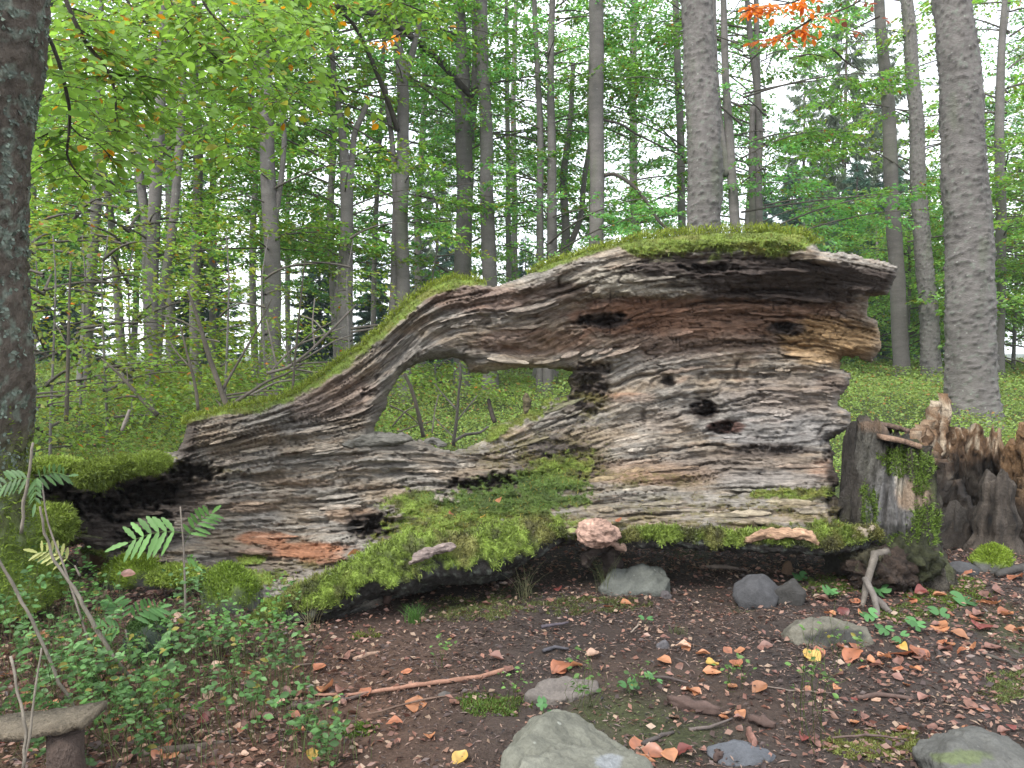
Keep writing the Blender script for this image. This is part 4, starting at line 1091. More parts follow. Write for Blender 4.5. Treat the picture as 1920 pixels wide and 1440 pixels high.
# orange autumn sprays reaching in at the top
def autumn(label, pls, Dd, col, name='beech_branch', dens=.022, n_max=400, L=.06):
    global LP, LA, LN2, LC, LL, yield_t
    LP, LA, LN2, LC, LL, yield_t = [], [], [], [], [], []
    p0 = P(pls[0][0][0], pls[0][0][1], Dd)
    t_ = thing(name, p0, label, 'branch', 'branches hanging in at the top')
    r = np.random.default_rng(int(pls[0][0][0])+900)
    for pl in pls:
        o, pts = limb_obj(t_, pl, [Dd, Dd*1.02], [4, 1.5], 'twig', (.05, .042, .034), .1, 2)
        hang_leaves(pts, dens, r, (.08, .2), col, L, .2, 1.3)
    P_, A_, N2_, C_, L_ = map(np.array, (LP, LA, LN2, LC, LL))
    C_ = np.array(col)*r.uniform(.6, 1.4, (len(C_), 1))
    for tw, l in yield_t:
        pass
    for q in range(min(len(P_), 36)):
        V_, F_, c_ = leaf_geo(np.zeros((1, 3)), A_[q:q+1], N2_[q:q+1], L_[q], L_[q]*.62, C_[q:q+1], True)
        ob('leaf', mesh('leaf', V_, F_, c_), M_leaf, t_, loc=P_[q]-p0)
    if len(P_) > 36:
        V_, F_, c_ = leaf_geo(P_[36:], A_[36:], N2_[36:], L_[36:], L_[36:]*.62, C_[36:], True)
        ob('foliage', mesh('foliage', V_-p0, F_, c_), M_leaf, t_, kind='stuff')
autumn('bright orange beech spray at the top, right of the twin slender beech', [[(1530,-20),(1490,5),(1440,12),(1390,22)]], 5.2, (.62, .22, .05))
autumn('second orange beech spray hanging just below the bright one', [[(1530,30),(1500,50),(1470,68),(1442,82)]], 5.3, (.60, .20, .05))
autumn('reddish brown beech spray in the sky gap at the top right', [[(1640,-20),(1600,10),(1560,25),(1530,50)],[(1650,30),(1620,45),(1590,60)]], 6.0, (.28, .10, .06), dens=.09)
autumn('small orange spray at the top over the double beech', [[(755,60),(730,75),(700,78)]], 7.5, (.55, .25, .05), dens=.07, L=.07)
autumn('light green leafy spray hanging at the top centre', [[(680,-20),(740,10),(790,20),(820,30)],[(700,20),(760,45),(780,60)]], 6.5, (.17, .27, .035), dens=.05)
autumn('green leafy twig hanging in front of the sky at the top right', [[(1560,90),(1590,120),(1620,135)],[(1480,110),(1520,100),(1560,110)]], 8.5, (.10, .17, .035), dens=.09, L=.065)
# ---------------------------------------------------------------- stump against the log end
def ring_stump(name, label, cx, pybase, D0, prof, topf, colf, seed, mosslist=(), cat='stump', hollow=0.0, sides=180, rows=150, amp=.12):
    """prof: (z, radius x, radius y) samples; topf(angle) height; hollow = inner radius share (0 = solid)"""
    c0 = P(cx, pybase, D0); gz = float(ground_z(c0[0], D0))
    b = np.array([c0[0], D0, gz])
    root = thing(name, b, label, cat)
    th = np.linspace(0, 2*np.pi, sides, endpoint=False)
    H = topf(th)
    prof = np.array(prof, float)
    tt = np.linspace(0, 1, rows)
    def wall(scale, inner):
        T, Th = np.meshgrid(tt, th, indexing='ij')
        Z = -0.08 + T*(H[None]+.08)
        zn = np.clip(Z, 0, None)
        rx = np.interp(zn, prof[:, 0], prof[:, 1]); ry = np.interp(zn, prof[:, 0], prof[:, 2])
        X0, Y0 = np.cos(Th), np.sin(Th)
        rib = fbm(X0*3.2+seed, Y0*3.2, Z*1.1, 4)
        fin = fbm(X0*11+seed, Y0*11, Z*3.5, 3)
        vf = 1-np.abs(fbm(X0*7+seed*2, Y0*7, Z*1.6, 3))*2
        k = 1 + amp*1.9*rib + amp*.8*fin + amp*.4*vf + .05*pn(X0*16, Y0*16, Z*16) + .035*pn(X0*34, Y0*34, Z*26)
        k = k + .28*np.clip(rib+.2, 0, 1)*np.exp(-zn/.16)
        if inner: k = k*scale*(1+.05*fin)
        return np.stack([X0*rx*k, Y0*ry*k, Z + (0 if T.max() < 0 else 0)], -1), fin, rib, Z
    O_, fo, ro, Zo = wall(1, False)
    V = [O_.reshape(-1, 3)]
    i = np.arange(rows-1)[:, None]*sides; j = np.arange(sides)[None]; k = (j+1) % sides
    Fs = [np.stack([i+j, i+k, i+sides+k, i+sides+j], -1).reshape(-1, 4)]
    if hollow:
        I_, fi, ri, Zi = wall(hollow, True)
        V.append(I_.reshape(-1, 3))
        o = rows*sides
        Fs.append(Fs[0][:, ::-1]+o)
        a = (rows-1)*sides; j1 = np.arange(sides); k1 = (j1+1) % sides
        Fs.append(np.stack([a+j1, a+k1, o+a+k1, o+a+j1], -1))
    else:
        nr = 10; o = rows*sides; last = (rows-1)*sides
        top = O_[-1]
        cen = top.mean(0)
        for q in range(1, nr+1):
            f = 1-q/nr*.98
            ringp = cen + (top-cen)*f; ringp[:, 2] += .02*fbm(ringp[:, 0]*20+seed, ringp[:, 1]*6, seed, 3) + (1-f)*.0
            V.append(ringp)
            j1 = np.arange(sides); k1 = (j1+1) % sides; cur = o+(q-1)*sides
            Fs.append(np.stack([last+j1, last+k1, cur+k1, cur+j1], -1)); last = cur
    V = np.concatenate(V) + b
    x, y = proj(V)
    C = colf(V, x, y, V[:, 2]-gz)
    ob('stump_wood', mesh('stump_wood', V-b, Fs, C, True), M_wood2, root)
    # moss
    n = rows*sides
    fnorm = nrm(np.stack([V[:n, 0]-b[0], V[:n, 1]-b[1], 0*V[:n, 0]+.1], -1))
    m = np.zeros(n)
    for (mx, my, rx, ry) in mosslist:
        qd = np.hypot((x[:n]-mx)/rx, (y[:n]-my)/ry)+.4*fbm(x[:n]/16, y[:n]/12, seed, 3)
        m = np.maximum(m, sstep(1.15, .85, qd))
    m = m*(fnorm[:, 1] < .1)
    r = np.random.default_rng(int(seed*10)+2)
    sel = np.nonzero(r.random(n) < m*.9)[0]
    if len(sel):
        sel = np.repeat(sel, 4)
        mc = np.array([.10, .155, .028])*r.uniform(.5, 1.7, (len(sel), 1))
        Vm, fm, cm = moss_blades(V[sel]+r.normal(0, .005, (len(sel), 3)), fnorm[sel], mc, .016, .0024, .6, 4)
        ob('moss', mesh('moss', Vm-b, fm, cm), M_moss, root, kind='stuff')
    return root, b, V[:n], x[:n], y[:n]

M_wood2 = rough_mat('stump_wood', 14, (1.4, 1.4, 1), 0.5, 1.0, 0.02, fine=70)
def mix(c, col, m): m = np.clip(m, 0, 1)[:, None]; return c*(1-m)+np.asarray(col)*m
def col_a(V, x, y, z):
    n1 = fbm(V[:, 0]*14, V[:, 1]*14, V[:, 2]*5, 4); n2 = fbm(V[:, 0]*5, V[:, 1]*5, V[:, 2]*5, 4)
    c = np.tile([.052, .046, .036], (len(V), 1))*(1+.5*n1)[:, None]
    c = mix(c, (.10, .09, .075), sstep(.1, .5, n2)*.6)
    c = mix(c, (.07, .09, .03), sstep(.2, .5, n1)*.5)
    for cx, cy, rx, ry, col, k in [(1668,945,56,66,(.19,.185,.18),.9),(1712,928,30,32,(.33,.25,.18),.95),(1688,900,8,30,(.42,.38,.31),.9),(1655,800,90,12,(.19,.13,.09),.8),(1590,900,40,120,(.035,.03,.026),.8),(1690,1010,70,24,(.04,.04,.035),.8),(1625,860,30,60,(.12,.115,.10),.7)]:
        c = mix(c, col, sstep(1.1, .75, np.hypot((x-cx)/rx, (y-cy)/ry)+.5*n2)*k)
    return np.clip(c, .01, 1)
top_a = lambda th: .79 - .05*np.cos(th) + -.07*np.clip(np.sin(th+2.6), 0, 1) + .07*pn(np.cos(th)*3, np.sin(th)*3, 4.) + .10*pn(np.cos(th)*9, np.sin(th)*9, 7.)
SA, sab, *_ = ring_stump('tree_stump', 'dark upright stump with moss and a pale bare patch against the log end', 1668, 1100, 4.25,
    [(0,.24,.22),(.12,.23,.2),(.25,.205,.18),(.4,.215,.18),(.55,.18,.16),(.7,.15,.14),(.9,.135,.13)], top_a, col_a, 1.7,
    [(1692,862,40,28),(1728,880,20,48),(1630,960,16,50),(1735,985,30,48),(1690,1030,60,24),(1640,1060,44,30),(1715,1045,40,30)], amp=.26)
# second dark slab standing in the crack between log and stump
for cx_, cy_, D_, rx_, rz_, c__, sd_ in [(1650,1068,4.02,.17,.11,(.04,.028,.021),31),(1705,1050,4.08,.16,.13,(.035,.038,.018),32),(1622,1052,4.05,.10,.09,(.055,.05,.03),33)]:
    Vv, Fq, cc, d = lump(cx_, cy_, D_, rx_, .13, rz_, c__, sd_, .4, 34, 2.6)
    rb_ = fbm(d[:, 0]*9, d[:, 1]*9, d[:, 2]*2.5+sd_, 3); Vv = Vv + d*(rb_*.02)[:, None]
    ob('root_mass', mesh('root_mass', Vv-sab, Fq, np.clip(cc*(1+.7*rb_)[:, None], .01, 1), True), M_wood2, SA)
SB_, *_ = ring_stump('wood_slab', 'narrow black upright slab of rotten wood wedged between log and stump', 1602, 1000, 4.42,
    [(0,.09,.1),(.4,.075,.1),(.9,.055,.08)], lambda th: .80+.05*np.sin(2*th), lambda V, x, y, z: np.clip(np.array([.045, .04, .035])*(1+.6*fbm(V[:, 0]*12, V[:, 1]*12, V[:, 2]*8, 3))[:, None], .01, 1), 5.2, sides=60, rows=60, cat='wood slab')

def slab(name, pix, D0, D1, thick, col, label=None, parent=None, cat=None, mat=None, seed=0, group=None):
    """plank-like piece: centre line in photo pixels, near edge D0, far edge D1"""
    pix = np.array(pix, float); n = 14
    t = np.linspace(0, 1, n); s = np.linspace(0, 1, len(pix))
    xx, yy = np.interp(t, s, pix[:, 0]), np.interp(t, s, pix[:, 1])
    A = P(xx, yy, D0 + .02*pn(t*6, seed*1.)); Bp = A + [0, D1-D0, 0]
    A[:, 1] += .008*pn(t*9, seed+.5); Bp[:, 1] += .02*pn(t*7, seed+3.5)
    jz = .002*pn(t*8, seed+8.5)[:, None]*[0, 0, 1]
    th = thick*(1+.2*pn(t*5, seed+6.))[:, None]*[0, 0, 1]
    V = np.stack([A+jz, Bp+jz, Bp-th, A-th], 1).reshape(-1, 3)
    a = np.arange(n-1)[:, None]*4
    Fs = [np.concatenate([a+np.array([[k, 4+k, 4+(k+1) % 4, (k+1) % 4]]) for k in range(4)]), np.array([[0, 1, 2, 3], [4*n-1, 4*n-2, 4*n-3, 4*n-4]])]
    cc = np.asarray(col)*(1+.25*fbm(V[:, 0]*20, V[:, 1]*20, V[:, 2]*20, 3))[:, None]
    b = V.mean(0) if parent is None else np.array(parent.location)
    o = ob(name, mesh(name, V-b, Fs, cc), mat or M_wood2, parent, loc=b if parent is None else None, label=label, cat=cat, group=group)
    return o
slab('broken_slab', [(1660,816),(1695,822),(1730,834)], 4.06, 4.18, .028, (.30,.20,.14), parent=SA, seed=2)
slab('broken_slab', [(1640,792),(1680,796),(1706,804)], 4.25, 4.4, .025, (.16,.11,.085), parent=SA, seed=4)

# hollow jagged stump behind it, at the right edge
def ang(th, a, w): return np.exp(-(np.angle(np.exp(1j*(th-a)))/w)**2)
def top_b(th):
    j = .10*pn(np.cos(th)*6, np.sin(th)*6, 3.) + .07*pn(np.cos(th)*15, np.sin(th)*15, 8.) + .04*pn(np.cos(th)*32, np.sin(th)*32, 8.)
    f = -math.pi/2   # facing the camera
    h = .50 + .04*ang(th, math.pi*.98, .35) + .38*ang(th, math.radians(108), .26) + .18*ang(th, math.radians(150), .35) + .14*ang(th, math.radians(70), .4) + .20*ang(th, math.radians(15), .5)
    h = h - .28*ang(th, f-.5, .55) - .05*ang(th, f+.4, .3)
    return np.clip(h + j, .12, 2)
def col_b(V, x, y, z):
    n1 = fbm(V[:, 0]*16, V[:, 1]*16, V[:, 2]*4, 4); n2 = fbm(V[:, 0]*5, V[:, 1]*5, V[:, 2]*4, 4)
    c = np.tile([.19, .115, .065], (len(V), 1))*(1+.5*n1)[:, None]
    c = mix(c, (.48, .40, .30), sstep(.05, .45, n1+.5*n2)*.9)
    c = mix(c, (.27, .15, .07), sstep(1850, 1900, x+20*n2)*.6)
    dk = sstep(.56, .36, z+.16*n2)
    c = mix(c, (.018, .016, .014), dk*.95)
    c = mix(c, (.20, .12, .06), sstep(1860, 1890, x)*sstep(.2, .4, z)*.7)
    return np.clip(c*(1+.3*n1)[:, None], .01, 1)
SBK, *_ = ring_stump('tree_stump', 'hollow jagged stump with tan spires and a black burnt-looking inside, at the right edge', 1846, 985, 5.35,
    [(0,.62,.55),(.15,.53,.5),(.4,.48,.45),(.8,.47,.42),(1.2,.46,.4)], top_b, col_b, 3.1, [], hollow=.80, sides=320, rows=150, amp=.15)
# fluted tongue standing in front of the hollow stump
ring_stump('wood_spire', 'gnarled grey-black wood tongue standing in front of the hollow stump', 1868, 990, 4.75,
    [(0,.15,.11),(.12,.10,.08),(.2,.115,.09),(.32,.075,.06),(.42,.08,.06),(.55,.045,.04)], lambda th: .48+.05*np.sin(3*th)+.05*pn(np.cos(th)*4, np.sin(th)*4, 2.), lambda V, x, y, z: np.clip(np.array([.065,.054,.044])*(1+.9*fbm(V[:, 0]*18, V[:, 1]*18, V[:, 2]*6, 4))[:, None], .01, 1), 8.8, sides=70, rows=70, cat='rotten wood', amp=.2)
ring_stump('wood_spire', 'short black knob of rotten wood at the foot of the hollow stump', 1795, 985, 4.95,
    [(0,.16,.12),(.15,.12,.09),(.3,.05,.04)], lambda th: .26+.04*np.sin(2*th), lambda V, x, y, z: np.clip(np.array([.04,.035,.03])*(1+.7*fbm(V[:, 0]*18, V[:, 1]*18, V[:, 2]*6, 4))[:, None], .01, 1), 9.8, sides=60, rows=50, cat='rotten wood', amp=.2)

# bare roots in front of the dark stump
def stick(label, pix, wid, col, name='stick', lift=.012, group='dead sticks lying on the forest floor', cat='stick', seed=0, Ds=None, side=7):
    pix = np.array(pix, float)
    n = len(pix); t = np.linspace(0, n-1, (n-1)*4+1)
    xx, yy = np.interp(t, np.arange(n), pix[:, 0]), np.interp(t, np.arange(n), pix[:, 1])
    if Ds is None:
        g = G(xx, yy); g[:, 2] += lift; D = g[:, 1]; pts = g
    else:
        D = np.interp(t, np.linspace(0, n-1, len(Ds)), Ds); pts = P(xx, yy, D)
    pts = pts + .006*np.stack([pn(t*1.7, seed*3.), pn(t*1.7, seed*3.+9), .4*pn(t*2.3, seed*3.+5)], -1)
    rad = np.interp(t, np.linspace(0, n-1, len(wid)), wid)/2/F*D
    b = pts[0].copy()
    chunk = name == 'bark_chunk'
    V_, f_ = tube(pts, rad, 16 if chunk else side, .8 if chunk else .35, seed, ell=.6 if chunk else 1)
    if chunk: V_ = V_ + .007*np.stack([pn(V_[:, 0]*60, V_[:, 1]*60, V_[:, 2]*90+q*9) for q in range(3)], -1)
    cc = np.asarray(col)*(1+.35*fbm(V_[:, 0]*25, V_[:, 1]*25, V_[:, 2]*25, 3))[:, None]
    return ob(name, mesh(name, V_-b, f_, cc, not chunk), M_twig, None, loc=b, label=label, cat=cat, group=group)
stick('pale bare root curving down from the foot of the dark stump', [(1662,1035),(1640,1040),(1632,1070),(1622,1110),(1616,1140)], [16,15,13,8], (.12,.105,.088), 'root', group=None, cat='root', Ds=[4.0,3.9,3.82,3.72], seed=1)
stick('short forked root under the pale curving root, ending in the leaves', [(1622,1085),(1640,1120),(1645,1150),(1640,1180)], [12,12,11,8], (.13,.115,.10), 'root', group=None, cat='root', seed=2, Ds=[3.8,3.68,3.58,3.5])
stick('thick dark root running to the right below the dark stump', [(1640,1120),(1660,1140),(1690,1170)], [13,14,12], (.10,.088,.078), 'root', group=None, cat='root', seed=3, Ds=[3.72,3.66,3.58])
stick('black root creeping right from the stump foot', [(1735,1040),(1760,1065),(1790,1085)], [20,16,10], (.035,.03,.026), 'root', group=None, cat='root', seed=4)
stick('black curved root at the right edge beside the mossy stone', [(1930,1068),(1900,1072),(1870,1082)], [18,18,12], (.05,.047,.043), 'root', group=None, cat='root', seed=5)
stick('brown root hanging from the mossy root of the log to the ground', [(735,1075),(728,1100),(724,1130)], [16,20,12], (.09,.06,.05), 'root', group=None, cat='root', seed=6, Ds=[3.72,3.72,3.74])
for pix, wid, col, lab in [
  ([(590,1308),(660,1308),(720,1300),(780,1290),(840,1283),(900,1275),(960,1257)],[5,7,9,10,9],(.24,.13,.09),'long reddish brown stick lying across the middle of the foreground'),
  ([(545,1330),(600,1322),(660,1315),(700,1302)],[8,7,6],(.08,.06,.05),'dark stick continuing the long reddish stick at its left end'),
  ([(662,1242),(690,1232),(714,1229)],[8,9,7],(.27,.18,.13),'short light brown stick left of the bare soil'),
  ([(1312,1068),(1350,1066),(1402,1072)],[8,8,5],(.20,.16,.13),'pale thin stick on the soil right under the log lip'),
  ([(1608,1313),(1650,1308),(1712,1316)],[9,10,7],(.09,.06,.05),'dark brown stick in the right foreground'),
  ([(1200,1274),(1250,1276),(1290,1286)],[5,6,4],(.07,.055,.05),'thin dark twig above the orange leaf in the right foreground'),
  ([(1292,1374),(1330,1370),(1372,1354)],[7,7,4],(.11,.09,.08),'twig beside the bark chunk'),
  ([(1205,1402),(1240,1385),(1262,1380)],[10,9,6],(.07,.06,.055),'dark twig near the front boulder'),
  ([(250,1422),(330,1412),(400,1402),(445,1396)],[16,16,12,8],(.07,.055,.045),'thick dark stick half hidden by plants at the lower left'),
  ([(1756,1226),(1768,1250)],[10,9],(.06,.05,.045),'short dark stub of wood at the right, behind the orange leaves'),
  ([(1018,1226),(1040,1218),(1066,1222)],[8,7,4],(.06,.058,.065),'small bluish dark twig on the bare soil'),
  ([(1015,1180),(1040,1176),(1066,1172)],[7,6,4],(.07,.06,.07),'small dark twig on the bare soil, farther back'),
  ([(1183,1190),(1195,1178),(1198,1170)],[3,3,2],(.25,.2,.16),'tiny pale twig in the middle of the bare soil'),
  ([(1420,1290),(1480,1300),(1560,1305)],[3,3,2],(.15,.12,.10),'thin wiry twig in the right foreground'),
  ([(860,1075),(905,1086),(935,1103)],[5,6,4],(.16,.13,.11),'bent pale twig under the mossy root'),
  ([(690,1345),(790,1318),(860,1308)],[4,4,2],(.12,.08,.06),'thin reddish twig below the long stick'),
  ([(480,1240),(560,1252),(610,1248)],[4,4,2],(.13,.10,.08),'thin pale twig left of the bare soil'),
  ([(1010,1400),(1060,1396),(1090,1404)],[5,5,3],(.12,.09,.08),'twig lying just right of the front boulder top'),
  ([(1560,1390),(1620,1384),(1690,1392)],[4,5,3],(.10,.07,.06),'thin brown twig left of the bottom-right boulder'),
  ([(1840,1230),(1890,1246),(1925,1262)],[7,8,6],(.08,.07,.06),'dark twig at the right edge')]:
    stick(lab, pix, wid, col, seed=pix[0][0] % 17)
for k, (pix, wid, lab) in enumerate([
  ([(1252,1318),(1290,1330),(1352,1342)],[16,30,14],'dark crumbling bark chunk in the right foreground'),
  ([(1400,1372),(1408,1390),(1416,1412)],[10,22,12],'reddish bark piece standing by the dark chunk'),
  ([(1404,1352),(1430,1362),(1452,1368)],[12,22,10],'black bark lump right of the dark chunk'),
  ([(1340,1432),(1352,1424),(1340,1415)],[12,16,8],'rusty bark stub at the bottom edge'),
  ([(462,1078),(476,1095),(490,1112)],[16,30,20],'dark slab of bark stuck in the moss left of the root'),
  ([(930,1068),(944,1088),(958,1098)],[10,24,16],'dark reddish wood lump under the log, right of the mossy root')]):
    stick(lab, pix, wid, (.075, .05, .042) if k != 1 else (.17, .09, .07), 'bark_chunk', .015, 'bark chunks on the soil', 'bark', k+30, side=9)

# ---------------------------------------------------------------- stones
def stone(label, cx, cy, w, h, col=(.17,.17,.15), seed=0, moss=0, name='rock', depth=.8, top=None, dy=0, flat=1.0, mcol=(.09,.14,.02), group='stones on the forest floor', cat='rock', mat=None, freq=1.0, blocks=7):
    """cx, cy = middle of its lower edge in the photo; w, h in photo pixels"""
    g = G(cx, cy)[0]; D = g[1]
    W, H = w/F*D, h/F*D
    r = np.random.default_rng(int(seed*7)+100)
    n = 30
    th = np.linspace(0, np.pi, n); ph = np.linspace(0, 2*np.pi, 2*n, endpoint=False)
    T, Ph = np.meshgrid(th, ph, indexing='ij')
    d = np.stack([np.sin(T)*np.cos(Ph), np.sin(T)*np.sin(Ph), np.cos(T)], -1).reshape(-1, 3)
    # cut a rounded body by random planes for faceted faces
    rad = np.ones(len(d))
    for _ in range(blocks):
        nv_ = nrm(r.normal(0, 1, 3)); off = r.uniform(.62, .85)
        dd = d@nv_
        rad = np.where(dd > .05, np.minimum(rad, off/np.maximum(dd, .05)), rad)
    rad = rad*(1+.10*fbm(d[:, 0]*2+seed, d[:, 1]*2, d[:, 2]*2, 4))
    c0 = g + np.array([0, W*depth*.5, H*.18])
    V = c0 + d*rad[:, None]*np.array([W*.60, W*depth*.55, H*.95])
    if top is not None:
        V[:, 0] += (V[:, 2]-c0[2])*top
    i = np.arange(n-1)[:, None]*2*n; j = np.arange(2*n)[None]; k = (j+1) % (2*n)
    Fq = np.stack([i+j, i+k, i+2*n+k, i+2*n+j], -1).reshape(-1, 4)
    cc = np.asarray(col)*(1+.25*fbm(V[:, 0]*9, V[:, 1]*9, V[:, 2]*9, 4))[:, None]
    root = thing(name, g, label, cat, group)
    mm = np.zeros(len(V))
    if moss:
        mm = sstep(.05, .5, d[:, 2]*1.0+.5*fbm(V[:, 0]*7, V[:, 1]*7, V[:, 2]*7, 3)+moss-.7)
        cc = cc*(1-mm[:, None])+np.asarray(mcol)*mm[:, None]
    ob('stone', mesh('stone', V-g, Fq, cc, True), mat or M_rock, root)
    if moss:
        sel = np.nonzero((r.random(len(V)) < mm))[0]; sel = np.repeat(sel, int(6+w/14))
        pb = V[sel] + r.normal(0, 1, (len(sel), 3))*W*.035
        Vm, fm, cm = moss_blades(pb, d[sel], np.asarray(mcol)*r.uniform(.6, 1.9, (len(sel), 1)), .014, .002, .3, 12)
        ob('moss', mesh('moss', Vm-g, fm, cm), M_moss, root, kind='stuff')
    return root, g
stone('dark rounded rock with curved streaks right of the bare soil', 1432, 1140, 90, 46, (.055,.055,.057), 5)
stone('small dark rock touching the streaked one', 1488, 1136, 60, 46, (.045,.043,.04), 6)
stone('small round pebble on the bare soil', 1244, 1218, 22, 15, (.10,.095,.10), 9, name='pebble')
stone('tiny pebble below the grey-green rock', 1250, 1122, 20, 12, (.09,.08,.08), 10, name='pebble')
stone('pebble left of the flat rock', 832, 1310, 26, 10, (.12,.11,.10), 11, name='pebble')
stone('mossy stone at the right edge beside the black root', 1880, 1074, 66, 38, (.08,.08,.075), 12, moss=.55, mcol=(.17,.24,.03))
stone('dark flat stone buried right of the stump moss', 1815, 1078, 60, 18, (.06,.06,.062), 13)
stone('bluish flat stone at the bottom edge right of the boulders', 1400, 1440, 110, 22, (.09,.095,.105), 14)
stone('bright mossy mound below the fern-like rowan leaf', 240, 1110, 115, 55, (.06,.055,.05), 15, moss=.75, mcol=(.15,.22,.025), name='mossy_stone', cat='mossy stone')
stone('bright mossy mound left of the mossy root', 420, 1150, 95, 72, (.08,.08,.075), 16, moss=.7, mcol=(.14,.21,.03), name='mossy_stone', cat='mossy stone')
stone('dark green stone hidden behind bilberry stems', 262, 1240, 95, 60, (.03,.042,.032), 17, moss=.1, mcol=(.04,.08,.02))
stone('small mossy wood lump left of the mounds', 175, 1066, 62, 40, (.16,.10,.06), 18, moss=.5, mcol=(.09,.15,.02), name='mossy_stone', cat='mossy stone')
stone('small rusty stone behind the clover leaves', 1480, 1078, 20, 22, (.17,.11,.07), 25)
stone('mossy bump at the foot of the near trunk', 92, 1030, 90, 90, (.05,.05,.035), 26, moss=.8, mcol=(.11,.17,.03), name='mossy_stone', cat='mossy stone')
stone('mossy bulge closing the stump base on the left', 1640, 1085, 90, 60, (.05,.045,.04), 27, moss=.5, mcol=(.08,.12,.02), name='mossy_stone', cat='mossy stone')

def hullstone(label, pts, col, seed, zones=(), group='stones on the forest floor', name='boulder', cat='rock', rnd=1, amp=.015):
    import bmesh
    pts = np.array(pts, float)
    W = P(pts[:, 0], pts[:, 1], pts[:, 2])
    low = W.copy(); low[:, 2] -= .14; cen = W.mean(0); low[:, :2] = cen[:2] + (low[:, :2]-cen[:2])*1.08
    back = W.copy(); back[:, 1] += .10; back[:, 2] -= .05
    W = np.concatenate([W, low, back])
    b = W.mean(0)
    bm = bmesh.new()
    for p in W-b: bm.verts.new(p)
    res = bmesh.ops.convex_hull(bm, input=bm.verts)
    bmesh.ops.delete(bm, geom=[v_ for v_ in bm.verts if not v_.link_faces], context='VERTS')
    for _ in range(5):
        ln = max(e.calc_length() for e in bm.edges)
        if ln < .014: break
        es = [e for e in bm.edges if e.calc_length() > max(.012, ln*.45)]
        bmesh.ops.subdivide_edges(bm, edges=es, cuts=1, use_grid_fill=False)
        bmesh.ops.triangulate(bm, faces=[f for f in bm.faces if len(f.verts) > 3])
    for _ in range(rnd): bmesh.ops.smooth_vert(bm, verts=bm.verts, factor=.5, use_axis_x=True, use_axis_y=True, use_axis_z=True)
    bm.normal_update()
    co = np.array([v_.co[:] for v_ in bm.verts]); no = np.array([v_.normal[:] for v_ in bm.verts])
    s_ = amp*fbm(co[:, 0]*9+seed, co[:, 1]*9, co[:, 2]*9, 4) + amp*.3*pn(co[:, 0]*50, co[:, 1]*50, co[:, 2]*50)
    st_ = co[:, 2]*16+2*fbm(co[:, 0]*4, co[:, 1]*4, seed, 2); s_ = s_ + amp*.35*sstep(.3, .5, st_-np.floor(st_))
    co = co + no*s_[:, None]
    Fq = np.array([[v_.index for v_ in f.verts] for f in bm.faces])
    bm.free()
    cc = np.asarray(col)*(1+.28*fbm(co[:, 0]*12, co[:, 1]*12, co[:, 2]*12, 4))[:, None]
    x, y = proj(co+b)
    for cx, cy, rx, ry, c2, k in zones:
        cc = mix(cc, c2, sstep(1.1, .8, np.hypot((x-cx)/rx, (y-cy)/ry)+.3*fbm(x/20, y/14, seed, 3))*k)
    t_ = thing(name, b, label, cat, group)
    ob('stone', mesh('stone', co, Fq, np.clip(cc, .01, 1), True), M_rock, t_)
hullstone('large angular olive-grey boulder at the bottom centre', [(1040,1333,2.30),(1078,1347,2.34),(990,1375,2.14),(948,1418,2.08),(932,1490,2.0),(1160,1398,2.28),(1212,1432,2.2),(1228,1490,2.1),(1080,1500,1.95),(1000,1350,2.4)], (.125,.125,.10), 1)
hullstone('low boulder with a pale blue-white patch in front of the angular one', [(978,1428,1.98),(1040,1408,2.05),(1130,1404,2.08),(1180,1412,2.06),(1218,1432,2.05),(1232,1500,1.9),(958,1500,1.9),(1090,1520,1.8)], (.13,.13,.105), 2, [(1142,1428,28,16,(.20,.215,.23),.7)])
hullstone('smooth grey boulder at the bottom right corner', [(1745,1400,2.33),(1785,1376,2.38),(1835,1368,2.40),(1895,1392,2.34),(1960,1425,2.26),(1980,1500,2.1),(1850,1500,2.05),(1765,1425,2.2),(1800,1380,2.3)], (.09,.09,.082), 3, [(1800,1420,60,14,(.10,.13,.04),.6)], rnd=3)
hullstone('flat grey-brown rock behind the angular boulder', [(985,1302,2.76),(1012,1282,2.82),(1066,1273,2.85),(1118,1278,2.84),(1122,1294,2.78),(1050,1312,2.72)], (.135,.118,.105), 4, name='rock')
hullstone('grey-green rock lying under the log lip beside the rotten stub', [(1128,1098,3.98),(1148,1070,4.06),(1200,1058,4.1),(1243,1064,4.12),(1256,1086,4.06),(1240,1108,3.98),(1150,1116,3.95)], (.095,.10,.088), 5, name='rock')
hullstone('wide rock with olive top and shade-painted front below the stump roots', [(1480,1182,3.25),(1508,1163,3.30),(1565,1157,3.34),(1622,1178,3.32),(1640,1205,3.25),(1600,1216,3.2),(1495,1212,3.2),(1560,1172,3.24)], (.115,.108,.085), 6, [(1570,1196,58,18,(.03,.03,.028),.9)], name='rock')  # dark front zone paints the shade of a hollow onto the stone
